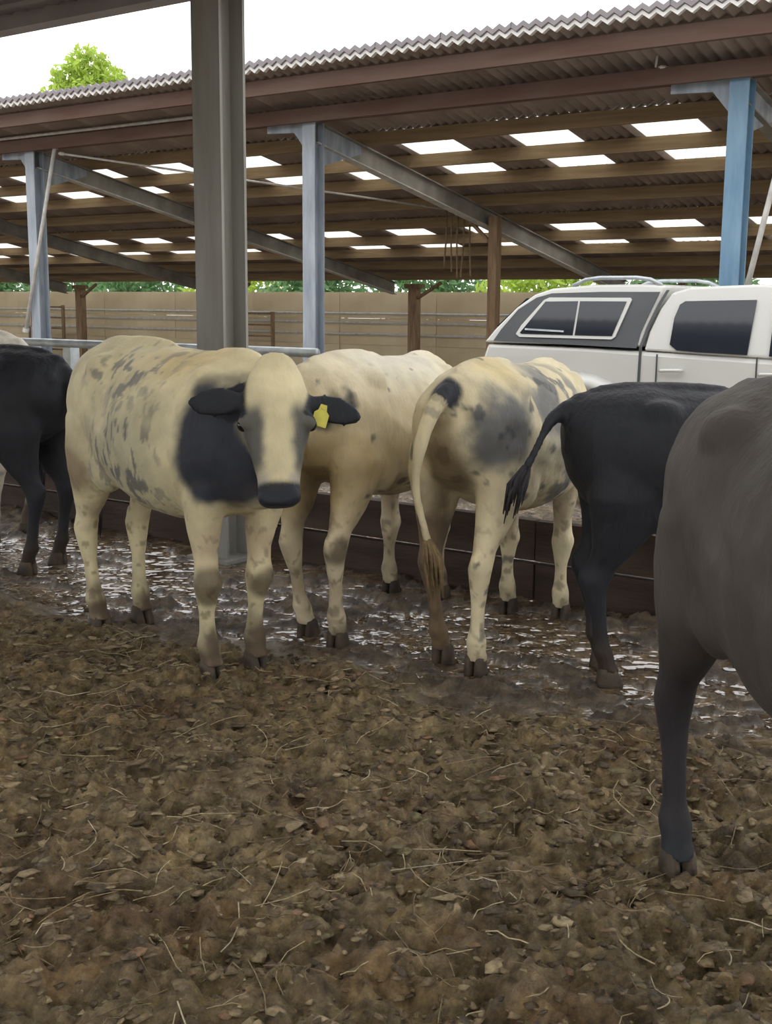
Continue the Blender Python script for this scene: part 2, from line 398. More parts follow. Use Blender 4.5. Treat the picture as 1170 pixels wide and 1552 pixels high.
for s in FR:
    c = empty('steel_column', B(s, 1.2, -0.075), UANG, label=collab[s], category='column', group='front columns of the barn')
    obj('shaft', hcol(0, zr(1.2) - 0.02 + 0.075 - 0.17), M['steel_vivid' if s > 4 else 'steel_blue'], c)
    obj('base_plate', MB().box((-0.16, -0.16, 0), (0.16, 0.16, 0.02)), M['steel_blue'], c)
    # knee plate at the head, in the plane of the rafter, and one along the eave
    zt = zr(1.2) - 0.17 + 0.075
    obj('haunch', MB().rings([[(-0.012, 0.1, zt - 0.55), (-0.012, 1.0, zt - 0.30), (-0.012, 1.0, zt - 0.17), (-0.012, 0.1, zt)],
                              [(0.012, 0.1, zt - 0.55), (0.012, 1.0, zt - 0.30), (0.012, 1.0, zt - 0.17), (0.012, 0.1, zt)]]), M['steel_blue'], c)
    obj('eave_bracket', MB().rings([[(-0.10, -0.02, zt), (-0.10, -0.02, zt - 0.36), (-0.30, -0.02, zt - 0.12), (-0.75, -0.02, zt - 0.10), (-0.75, -0.02, zt)],
                                    [(-0.10, 0.02, zt), (-0.10, 0.02, zt - 0.36), (-0.30, 0.02, zt - 0.12), (-0.75, 0.02, zt - 0.10), (-0.75, 0.02, zt)]]), M['steel_blue'], c)
    # rafter (I section under the purlins)
    rf = empty('rafter', B(s, 1.2, zr(1.2) - 0.30), UANG, label='sloping steel rafter over the ' + {-22.75: 'farthest', -17.3: 'second farthest', -11.85: 'third farthest', -6.4: 'pole-braced', -0.95: 'middle', 4.55: 'bright blue'}[s] + ' barn column', category='rafter', group='barn rafters')
    L_ = 9.6
    def sl(a, b, dz0, dz1, x):
        return MB().rings([[(-x, a, dz0 - KROOF*a), (x, a, dz0 - KROOF*a), (x, a, dz1 - KROOF*a), (-x, a, dz1 - KROOF*a)],
                           [(-x, b, dz0 - KROOF*b), (x, b, dz0 - KROOF*b), (x, b, dz1 - KROOF*b), (-x, b, dz1 - KROOF*b)]])
    obj('web', sl(0, L_, -0.12, 0.13, 0.008), M['rafter'], rf)
    obj('top_flange', sl(0, L_, 0.115, 0.13, 0.075), M['rafter'], rf)
    obj('bottom_flange', sl(0, L_, -0.135, -0.12, 0.075), M['pale_pipe'] if s in (-6.4, -0.95) else M['rafter'], rf)
    # post at the back wall
    bp_ = empty('timber_post', B(s + 0.5, 10.85, -0.075), UANG, label='brown timber post at the back wall under the ' + {-22.75: 'farthest', -17.3: 'second farthest', -11.85: 'third farthest', -6.4: 'pole-braced', -0.95: 'middle', 4.55: 'bright blue'}[s] + " column's rafter", category='post', group='timber posts along the back wall')
    zb = zr(10.85) - 0.30 + 0.075
    obj('shaft', MB().box((-0.10, -0.10, 0), (0.10, 0.10, zb)), M['timber'], bp_)
    obj('brace', MB().beam((0, 0, zb - 0.25), (0.75, -0.1, zb + 0.12), 0.06, 0.06), M['timber'], bp_)
    obj('cap_block', MB().box((-0.2, -0.11, zb), (0.2, 0.11, zb + 0.1)), M['timber'], bp_)
ip = empty('timber_post', B(-0.78, 5.5, -0.075), UANG, label='slim brown timber post standing inside the barn behind the pickup canopy', category='post')
obj('shaft', MB().box((-0.075, -0.075, 0), (0.075, 0.075, zr(5.5) - 0.2)), M['timber'], ip)
obj('brace', MB().beam((0, 0, 2.45), (-0.55, 0.0, 2.95), 0.05, 0.05), M['timber'], ip)
# leaning poles, conduits, hanging things
def top(name, mb, m, label, cat, smooth=False, **kw):
    me = mb.mesh(name, smooth); return obj(name, me, m, None, label=label, category=cat, **kw)
def pole(name, p, q, r, m, label, cat, **kw):
    o = Vector(p); root = empty(name, o, 0, label=label, category=cat, **kw)
    obj('pipe', MB().tube([(0, 0, 0), Vector(q) - o], r, 8).mesh('pipe', True), m, root)
    d = (Vector(q) - o).normalized()
    obj('clip', MB().tube([d * 0.02, d * 0.08], r * 1.7, 8), m, root); e = Vector(q) - o
    obj('clip', MB().tube([e - d * 0.08, e - d * 0.02], r * 1.7, 8), m, root)
    return root
pole('brace_pole', B(-6.60, 1.05, 1.0), B(-5.72, 1.05, 3.80), 0.03, M['pale_pipe'], 'thin white pole leaning up from the pole-braced barn column', 'pole')
pole('brace_pole', B(4.68, 1.0, 1.2), B(5.2, 1.0, 3.75), 0.03, M['pale_pipe'], 'thin pale pole leaning beside the bright blue column', 'pole')
pole('conduit', B(-7.9, 1.0, 3.93), B(-2.6, 1.0, 3.93), 0.022, M['pale_pipe'], 'long pale conduit along the rusty fascia of the barn', 'conduit')
pole('conduit', B(-5.72, 1.1, 3.66), B(-0.95, 5.38, 2.88), 0.016, M['pale_pipe'], 'thin pale conduit crossing under the roof to the slim timber post', 'conduit')
pole('conduit', B(3.73, 1.0, 3.90), B(4.5, 1.08, 3.80), 0.012, M['pale_pipe'], 'short pale conduit running to the bright blue column head', 'conduit')
jb = empty('junction_box', B(3.70, 1.0, 3.90), UANG, label='small pale bracket with cable drop under the fascia', category='bracket')
obj('drop_pipe', MB().tube([(0, 0, 0), (0.02, 0, 0.2)], 0.012, 6), M['pale_pipe'], jb)
obj('box', MB().box((-0.06, -0.03, 0.2), (0.10, 0.03, 0.24)), M['pale_pipe'], jb)
lp = empty('hanging_lamp', B(-13.53, 10.35, 2.12), UANG, label='small white lamp hanging on a cord below the far rooflights', category='lamp')
obj('bulb_housing', MB().tube([(0,0,0),(0,0,0.05),(0,0,0.16),(0,0,0.2)], [0.05,0.07,0.06,0.02], 10).mesh('bulb', True), M['lamp_white'], lp)
obj('cord', MB().tube([(0,0,0.2),(0,0,0.36)], 0.008, 6), M['rope'], lp)
rb = empty('hanging_ropes', B(-1.5, 5.6, 1.9), UANG, label='bunch of old brown ropes hanging beside the slim timber post', category='rope')
for i in range(5):
    x = -0.25 + i * 0.11
    obj('rope', MB().tube([(x, 0, 1.18), (x + random.uniform(-.03,.03), 0.02, 0.6), (x + random.uniform(-.05,.05), 0, random.uniform(0, .3))], 0.014, 6), M['rope'], rb)

# back wall of concrete panels
wb_root = empty('wall_back', B(0, 11.6, -0.075), UANG, kind='structure', label='tan concrete panel wall at the back of the barn')
pmesh = MB().box((0, 0, 0), (2.715, 0.14, 0.60)).mesh('panel'); pmesh.materials.append(M['panel'])
for k in range(-10, 4):
    for r in range(3):
        o = obj('panel', pmesh, None, wb_root); o.location = (-0.35 + k * 2.725, random.uniform(-0.012, 0.012), 0.02 + r * 0.606)
rail_labels = {1.27: 'topmost pale rail along the tan back wall', 1.06: 'middle pale rail along the tan back wall', 0.80: 'lowest pale rail along the tan back wall'}
for z in rail_labels:
    r_ = empty('wall_rail', B(-27, 11.45, z), UANG, label=rail_labels[z], category='rail')
    obj('pipe', MB().tube([(0, 0, 0), (36, 0, 0)], 0.03, 6), M['pale_pipe'], r_)
    for k in range(14): obj('bracket', MB().box((k*2.6+0.5, 0, -0.03), (k*2.6+0.56, 0.14, 0.03)), M['galv'], r_)
def gate(s, w, wd, h, label, m):
    g = empty('barn_gate', B(s, w, -0.075), UANG, label=label, category='gate', group='gates inside the barn')
    for x in (0, wd): obj('upright', MB().box((x-0.035, -0.035, 0), (x+0.035, 0.035, h)), m, g)
    for i in range(5): obj('bar', MB().tube([(0, 0, 0.25 + i*(h-0.3)/4), (wd, 0, 0.25 + i*(h-0.3)/4)], 0.024, 6), m, g)
    return g
gate(-11.7, 11.0, 1.6, 1.36, 'tubular gate standing just right of the big grey pillar', M['timber'])
gate(-18.9, 10.9, 1.3, 1.46, 'tubular gate beside the pole-braced column in the barn', M['timber'])
pb = empty('pale_board', B(-18.7, 10.6, -0.075), UANG, label='pale upright board leaning low by the far gate', category='board')
obj('sheet', MB().box((0, 0, 0.1), (0.9, 0.04, 0.86)), M['light_panel'], pb)
obj('batten', MB().box((0, -0.03, 0.1), (0.06, 0.0, 0.86)), M['timber'], pb); obj('batten', MB().box((0.84, -0.03, 0.1), (0.9, 0.0, 0.86)), M['timber'], pb)

# ------------------------------------------------------------------ trees and bushes beyond
def leafy(name, base, height, clusters, nleaf, lsize, mleaf, label, cat, trunk_r, **kw):
    t = empty(name, base, 0, label=label, category=cat, **kw)
    tb = MB(); tb.tube([(0, 0, -0.075 - base[2]), (0.05, 0, height * 0.5), (0, 0.05, height * 0.85)], [trunk_r, trunk_r * 0.7, trunk_r * 0.25], 8)
    obj('trunk', tb, M['bark'], t)
    mb = MB(); tot = sum(c[3]**2 for c in clusters)
    for cx, cy, cz, cr in clusters:
        obj('branch', MB().tube([(0, 0, height * 0.45), (cx * 0.6, cy * 0.6, (cz + height*0.45) / 2 + 0.1), (cx, cy, cz)], [trunk_r*0.4, trunk_r*0.25, trunk_r*0.1], 6), M['bark'], t)
        for i in range(int(nleaf * cr**2 / tot)):
            d = Vector(rng.normal(size=3)).normalized() * cr * (0.55 + 0.5 * rng.random())
            p = Vector((cx, cy, cz)) + Vector((d.x, d.y, d.z * 0.8))
            a = Vector(rng.normal(size=3)).normalized(); b = a.orthogonal().normalized(); n = a.cross(b) * 0.12
            l = lsize * (0.6 + 0.8 * rng.random())
            mb.add([p - a*l, p + b*l*0.45 + n*l, p + a*l, p - b*l*0.45 + n*l], [(0, 1, 2), (0, 2, 3)])
    me = bpy.data.meshes.new('foliage'); me.from_pydata(mb.v, [], mb.f); me.update()
    obj('foliage', me, mleaf, t, kind='stuff'); return t
leafy('tree', (-10.9, 45.0, 0.2), 9.6, [(0, 0, 9.7, 0.8), (-0.75, 0.2, 9.2, 0.7), (0.75, 0, 9.2, 0.65), (0.2, 0, 8.6, 1.1), (-0.9, 0, 8.0, 1.2), (1.0, 0.3, 7.9, 1.2), (1.5, 0, 8.7, 0.4)], 5200, 0.13, M['leaf_bright'], 'bright yellow-green treetop showing above the corrugated barn roof', 'tree', 0.25)
leafy('tree', (-15.6, 46.0, -0.075), 8.6, [(0, 0, 8.7, 0.6), (0.5, 0, 8.2, 0.7), (-0.6, 0, 8.2, 0.9)], 2200, 0.12, M['leaf_bright'], 'paler treetop just over the low end of the barn roof', 'tree', 0.25)
for i, s in enumerate((-25, -21.6, -18.2, -14.8, -11.4, -8.0, -4.6, -1.2)):
    p = B(s, 14.2 + (i % 2) * 0.5, -0.075)
    leafy('bush', p, 2.6, [(-0.75, 0, 1.7, 0.8), (0.75, 0.1, 1.9, 0.8), (0, 0, 2.3, 0.9), (0.1, -0.2, 0.9, 0.9)], 2200, 0.11, M['leaf_green'] if i not in (3, 6) else M['leaf_bright'],
          'bright lime bush seen through the gap above the back wall' if i in (3, 6) else 'green bush behind the tan back wall of the barn', 'bush', 0.05, group='bushes behind the barn')

# ------------------------------------------------------------------ our own shed: pillar and roof edge overhead
pl = empty('grey_pillar', B(3.92, -5.72, -0.05), UANG, label='thick grey steel pillar behind the white cow facing us', category='pillar')
obj('shaft', hcol(0, 3.5, 0.215, 0.215), M['steel_grey'], pl)
obj('base_plate', MB().box((-0.17, -0.17, 0), (0.17, 0.17, 0.025)), M['steel_grey'], pl)
our = empty('ceiling_shed', B(0, -5.35, 3.37), UANG, kind='structure', label='sheeted roof edge of the near shed overhead')
sm = sheet_mesh('shed_roof_sheet', 8.5, 0.02, 0.01, 6, 4, 1.0); sm.materials.append(M['our_sheet'])
smt = sheet_mesh('added_rooflight', 8.5, 0.02, 0.01, 6, 4, 1.0); smt.materials.append(M['skylight'])  # translucent sheets added out of view to brighten the bedding and cows
ROOF2 = math.radians(9)
for k in range(-12, 16):
    o = obj('rooflight_sheet' if k % 2 == 1 and not 0 <= k <= 4 else 'roof_sheet', smt if k % 2 == 1 and not 0 <= k <= 4 else sm, None, our); o.location = (k * 1.0, 0, 0.10)  # alternate unseen sheets are the added rooflights; those in view stay opaque
    o.rotation_euler = (ROOF2, 0, math.pi); o.location.x += 1.0
    o.rotation_euler = (-ROOF2, 0, math.pi)
obj('gutter', MB().box((-12, -0.10, -0.025), (16, 0.04, 0.08)), M['our_fascia'], our)
for w in (0.5, 2.0, 3.5, 5.0, 6.5, 8.0):
    o = obj('purlin', MB().box((-12, -0.04, -0.17), (16, 0.04, 0)), M['our_sheet'], our); o.location = (0, -w, 0.07 + math.tan(ROOF2) * w)

# ------------------------------------------------------------------ feed barrier between the passage and the truck
fb = empty('feed_barrier', B(-6.0, -5.50, -0.075), UANG, label='dark low boarded feed barrier with a pale top rail behind the cows', category='barrier')
for r in range(2):
    for k in range(6):
        o = obj('board', MB().box((0.005, -0.03, 0.01), (2.385, 0.03, 0.225)), M['darkwall'], fb); o.location = (k * 2.39, random.uniform(-0.008, 0.008), r * 0.232)
for k in range(6):
    x = 0.6 + k * 1.9
    if abs(x - 9.92) < 0.4: x += 0.5
    obj('post', MB().box((x - 0.04, 0.035, 0), (x + 0.04, 0.115, 1.29)), M['galv'], fb)
obj('top_rail', MB().tube([(0, 0.02, 1.285), (10.45, 0.02, 1.285)], 0.028, 8).mesh('rail', True), M['galv'], fb)

# ------------------------------------------------------------------ pickup truck with canopy
TK = empty('pickup_truck', B(3.39, -1.88, -0.075), UANG, label='white pickup truck with a dark-sided canopy parked under the eave', category='truck')
WD = 1.72
def side_loft(profiles, inset):
    """profiles: list of (x, z) closed outline; inset(z) moves the sides in; sections from near side to far side, rounded"""
    mb = MB(); rs = []
    for t in (0.0, 0.02, 0.07, 0.93, 0.98, 1.0):
        k = {0.0: 0.035, 0.02: 0.012, 0.07: 0.0, 0.93: 0.0, 0.98: 0.012, 1.0: 0.035}[t]
        cx = sum(p[0] for p in profiles) / len(profiles); cz = sum(p[1] for p in profiles) / len(profiles)
        ring = []
        for x, z in profiles:
            y = inset(z) + t * (WD - 2 * inset(z))
            ring.append((x + (cx - x) * k * 0.6, y, z + (cz - z) * k))
        rs.append(ring)
    return mb.rings(rs)
ins = lambda z: 0.0 if z < 1.15 else 0.17 * (min(z, 1.75) - 1.15) / 0.6
low = [(0.04, 0.62), (0.0, 0.80), (0.02, 1.12), (0.05, 1.235), (1.0, 1.225), (2.0, 1.20), (3.6, 1.16), (3.9, 1.12), (4.7, 1.05), (4.98, 0.95), (5.05, 0.72), (5.0, 0.50), (4.5, 0.42), (0.5, 0.45)]
body_me = side_loft(low, lambda z: 0.0 if 0.7 < z < 1.15 else 0.02).mesh('lower_body')
bevel(obj('lower_body', body_me, M['white_paint'], TK), 0.02)
can = [(0.03, 1.24), (0.12, 1.36), (0.30, 1.55), (0.46, 1.665), (0.62, 1.715), (1.0, 1.745), (1.45, 1.75), (1.66, 1.735), (1.60, 1.55), (1.54, 1.36), (1.515, 1.24)]
bevel(obj('canopy_shell', side_loft(can, ins).mesh('canopy_shell'), M['white_paint'], TK), 0.015)
cab = [(1.535, 1.21), (1.555, 1.36), (1.62, 1.55), (1.70, 1.68), (1.85, 1.725), (2.4, 1.745), (3.0, 1.72), (3.25, 1.65), (3.9, 1.16), (3.6, 1.14)]
bevel(obj('cab', side_loft(cab, ins).mesh('cab'), M['white_paint'], TK), 0.015)
def side_panel(name, poly, m, off, th=0.012, parent=TK, far=False):
    rs = []
    for o_ in (off, off + th):
        rs.append([(x, (ins(z) - o_) if not far else WD - ins(z) + o_, z) for x, z in poly])
    return obj(name, MB().rings(rs), m, parent)
def shrink(poly, d):
    cx = sum(p[0] for p in poly) / len(poly); cz = sum(p[1] for p in poly) / len(poly); r = []
    for x, z in poly:
        l = math.hypot(cx - x, cz - z); r.append((x + (cx - x) / l * d, z + (cz - z) / l * d))
    return r
for far in (False, True):
    dark = [(0.14, 1.262), (0.20, 1.36), (0.34, 1.535), (0.50, 1.635), (0.64, 1.672), (1.10, 1.685), (1.61, 1.685), (1.545, 1.50), (1.50, 1.36), (1.485, 1.232)]
    side_panel('canopy_side', dark, M['dark_trim'], 0.004, far=far)
    fr = [(0.36, 1.325), (0.40, 1.40), (0.58, 1.615), (0.63, 1.637), (1.37, 1.637), (1.385, 1.62), (1.29, 1.32), (1.26, 1.298), (0.40, 1.30)]
    w1 = side_panel('canopy_window', fr, M['white_paint'], 0.017, far=far)
    inner = shrink(fr, 0.03)
    gl = [(x, z) for x, z in inner]
    side_panel('pane', [(0.40, 1.335), (0.60, 1.602), (0.905, 1.607), (0.905, 1.325), (0.42, 1.327)], M['glass'], 0.030, 0.004, w1, far)
    side_panel('pane', [(0.925, 1.607), (1.345, 1.607), (1.262, 1.325), (0.925, 1.325)], M['glass'], 0.030, 0.004, w1, far)
    side_panel('pull_bar', [(0.45, 1.36), (0.45, 1.375), (0.82, 1.362), (0.82, 1.348)], M['galv'], 0.035, 0.01, w1, far)
    w2 = side_panel('rear_door_glass', [(1.765, 1.27), (1.77, 1.48), (1.80, 1.585), (1.84, 1.612), (2.41, 1.625), (2.40, 1.205), (2.0, 1.215), (1.83, 1.225)], M['glass'], 0.006, far=far)
    side_panel('front_door_glass', [(2.57, 1.20), (2.56, 1.625), (3.02, 1.60), (3.15, 1.56), (3.62, 1.21)], M['glass'], 0.006, far=far)
    seamw = 0.012
    for nm, x0, x1 in (('door_seam', 2.47, 2.47), ('door_seam', 3.55, 3.55), ('door_seam', 1.66, 1.60)):
        side_panel(nm, [(x0, 0.60), (x0 + seamw, 0.60), (x0 + seamw, 1.19), (x0, 1.19)], M['dark_trim'], 0.0, 0.004, far=far)
    side_panel('cab_gap', [(1.505, 0.55), (1.525, 0.55), (1.53, 1.24), (1.575, 1.42), (1.64, 1.60), (1.69, 1.70), (1.665, 1.70), (1.615, 1.60), (1.55, 1.42), (1.507, 1.24)], M['dark_trim'], 0.004, 0.006, far=far)
    for x in (1.70, 2.50):
        yb = -0.0 if not far else WD
        d = -1 if not far else 1
        hd = obj('door_handle', MB().tube([(x, yb, 1.06), (x + 0.02, yb + d*0.03, 1.062), (x + 0.17, yb + d*0.03, 1.068), (x + 0.19, yb, 1.07)], 0.014, 8).mesh('handle', True), M['white_paint'], TK)
    y = (0.20 if not far else WD - 0.20)
    obj('roof_rail', MB().tube([(0.80, y, 1.735), (0.92, y, 1.785), (1.05, y, 1.80), (1.38, y, 1.80), (1.50, y, 1.785), (1.60, y, 1.74)], 0.017, 8).mesh('rail', True), M['galv'], TK)
    for xc in (1.0, 4.05):
        ring = []
        for j in range(15):
            a = math.pi * j / 14
            ring.append([(xc + rr * math.cos(a), yy, 0.42 + rr * math.sin(a)) for rr, yy in
                         ((0.47, (0.02 if not far else WD-0.02)), (0.475, (-0.055 if not far else WD+0.055)), (0.54, (-0.045 if not far else WD+0.045)), (0.60, (0.015 if not far else WD-0.015)))])
        obj('wheel_arch', MB().rings(ring).mesh('arch', True), M['white_paint'], TK)
        yc = 0.13 if not far else WD - 0.13
        wrs = []
        for yy, rr in ((-0.12, 0.24), (-0.12, 0.33), (-0.09, 0.375), (0.09, 0.375), (0.12, 0.33), (0.12, 0.24)):
            wrs.append([(xc + rr * math.cos(2*math.pi*j/28), yc + yy, 0.375 + rr * math.sin(2*math.pi*j/28)) for j in range(28)])
        wh = obj('wheel', MB().rings(wrs).mesh('wheel', True), M['tyre'], TK)
        so = -1 if not far else 1
        rim = MB()
        for j in range(6):
            a = 2 * math.pi * j / 6
            rim.beam((xc, yc + so*0.125, 0.375), (xc + 0.23*math.cos(a), yc + so*0.12, 0.375 + 0.23*math.sin(a)), 0.05, 0.03, (0, 1, 0))
        rim.tube([(xc + 0.235*math.cos(2*math.pi*j/24), yc + so*0.122, 0.375 + 0.235*math.sin(2*math.pi*j/24)) for j in range(25)], 0.016, 6)
        obj('rim', rim, M['rim'], wh)
obj('windscreen', MB().rings([[(3.27, 0.22, 1.66), (3.27, WD-0.22, 1.66), (3.88, WD-0.08, 1.20), (3.88, 0.08, 1.20)], [(3.29, 0.22, 1.665), (3.29, WD-0.22, 1.665), (3.90, WD-0.08, 1.205), (3.90, 0.08, 1.205)]]), M['glass'], TK)
obj('rear_glass', MB().rings([[(0.12, 0.14, 1.38), (0.12, WD-0.14, 1.38), (0.38, WD-0.2, 1.62), (0.38, 0.2, 1.62)], [(0.10, 0.14, 1.385), (0.10, WD-0.14, 1.385), (0.36, WD-0.2, 1.63), (0.36, 0.2, 1.63)]]), M['glass'], TK)
obj('rear_bumper', MB().box((-0.10, 0.05, 0.48), (0.10, WD-0.05, 0.64)), M['dark_trim'], TK)
obj('front_bumper', MB().box((4.92, 0.05, 0.45), (5.12, WD-0.05, 0.70)), M['white_paint'], TK)
for y in (0.03, WD-0.17): obj('tail_light', MB().box((-0.012, y, 0.78), (0.03, y+0.14, 1.02)), mat('red_lens', (0.35, 0.02, 0.02, 1), 0.2, 0.5), TK)
# ------------------------------------------------------------------ cattle
def coat_mat():
    m = bpy.data.materials.new('cattle_coat'); m.use_nodes = True
    nt = m.node_tree; N = nt.nodes; L = nt.links; b = N['Principled BSDF']
    a = N.new('ShaderNodeAttribute'); a.attribute_name = 'coat_colour'
    tc = N.new('ShaderNodeTexCoord'); mp = N.new('ShaderNodeMapping'); mp.inputs['Scale'].default_value = (1.0, 1.0, 0.35)
    L.new(tc.outputs['Object'], mp.inputs['Vector'])
    n = N.new('ShaderNodeTexNoise'); n.inputs['Scale'].default_value = 55; n.inputs['Detail'].default_value = 5; L.new(mp.outputs[0], n.inputs['Vector'])
    n2 = N.new('ShaderNodeTexNoise'); n2.inputs['Scale'].default_value = 7; n2.inputs['Detail'].default_value = 4; L.new(tc.outputs['Object'], n2.inputs['Vector'])
    r = N.new('ShaderNodeMapRange'); r.inputs['From Min'].default_value = 0.3; r.inputs['From Max'].default_value = 0.7; r.inputs['To Min'].default_value = 0.82; r.inputs['To Max'].default_value = 1.12
    L.new(n2.outputs['Fac'], r.inputs['Value'])
    mx = N.new('ShaderNodeVectorMath'); mx.operation = 'SCALE'; L.new(a.outputs['Color'], mx.inputs[0]); L.new(r.outputs[0], mx.inputs['Scale'])
    L.new(mx.outputs[0], b.inputs['Base Color'])
    b.inputs['Roughness'].default_value = 0.62; b.inputs['Specular IOR Level'].default_value = 0.3
    b.inputs['Sheen Weight'].default_value = 0.03; b.inputs['Sheen Roughness'].default_value = 0.5
    bp = N.new('ShaderNodeBump'); bp.inputs['Strength'].default_value = 0.35; bp.inputs['Distance'].default_value = 0.012
    L.new(n.outputs['Fac'], bp.inputs['Height']); L.new(bp.outputs[0], b.inputs['Normal'])
    return m
M['coat'] = coat_mat()

def ell_ring(c, ax, ay, ra, rb, n=20, p=2.0, ptop=None):
    out = []
    for k in range(n):
        t = 2 * math.pi * k / n; ct, st_ = math.cos(t), math.sin(t)
        e = 2.0 / p
        out.append(Vector(c) + Vector(ax) * ra * math.copysign(abs(ct)**e, ct) + Vector(ay) * rb * math.copysign(abs(st_)**e, st_))
    return out

TRUNK = [(-0.805, 1.13, 0.06, 0.09), (-0.775, 1.10, 0.13, 0.17), (-0.70, 1.06, 0.205, 0.25), (-0.58, 1.035, 0.245, 0.30), (-0.44, 1.02, 0.265, 0.325),
         (-0.25, 0.975, 0.295, 0.355), (-0.05, 0.945, 0.33, 0.378), (0.15, 0.94, 0.335, 0.375), (0.32, 0.955, 0.305, 0.362), (0.47, 0.975, 0.26, 0.34), (0.60, 0.99, 0.20, 0.29), (0.70, 1.00, 0.13, 0.20)]
HIND = [(-0.46, 0.13, 1.12, 0.16, 0.09), (-0.50, 0.155, 1.0, 0.205, 0.105), (-0.51, 0.165, 0.86, 0.20, 0.105), (-0.53, 0.165, 0.74, 0.155, 0.088), (-0.575, 0.16, 0.63, 0.105, 0.066),
        (-0.63, 0.155, 0.54, 0.070, 0.047), (-0.66, 0.155, 0.475, 0.068, 0.052), (-0.655, 0.155, 0.42, 0.052, 0.045), (-0.635, 0.155, 0.31, 0.035, 0.031), (-0.62, 0.155, 0.20, 0.036, 0.033),
        (-0.61, 0.155, 0.145, 0.050, 0.047), (-0.59, 0.155, 0.095, 0.040, 0.042), (-0.578, 0.155, 0.055, 0.052, 0.050)]
FORE = [(0.44, 0.10, 1.05, 0.11, 0.08), (0.44, 0.14, 0.88, 0.125, 0.095), (0.42, 0.155, 0.74, 0.105, 0.082), (0.405, 0.15, 0.62, 0.076, 0.064), (0.40, 0.145, 0.52, 0.053, 0.048), (0.405, 0.145, 0.455, 0.052, 0.048),
        (0.412, 0.145, 0.40, 0.064, 0.060), (0.403, 0.145, 0.345, 0.046, 0.045), (0.395, 0.145, 0.27, 0.031, 0.031), (0.395, 0.145, 0.19, 0.034, 0.034), (0.397, 0.145, 0.135, 0.050, 0.048), (0.41, 0.145, 0.09, 0.040, 0.042), (0.42, 0.145, 0.055, 0.052, 0.050)]

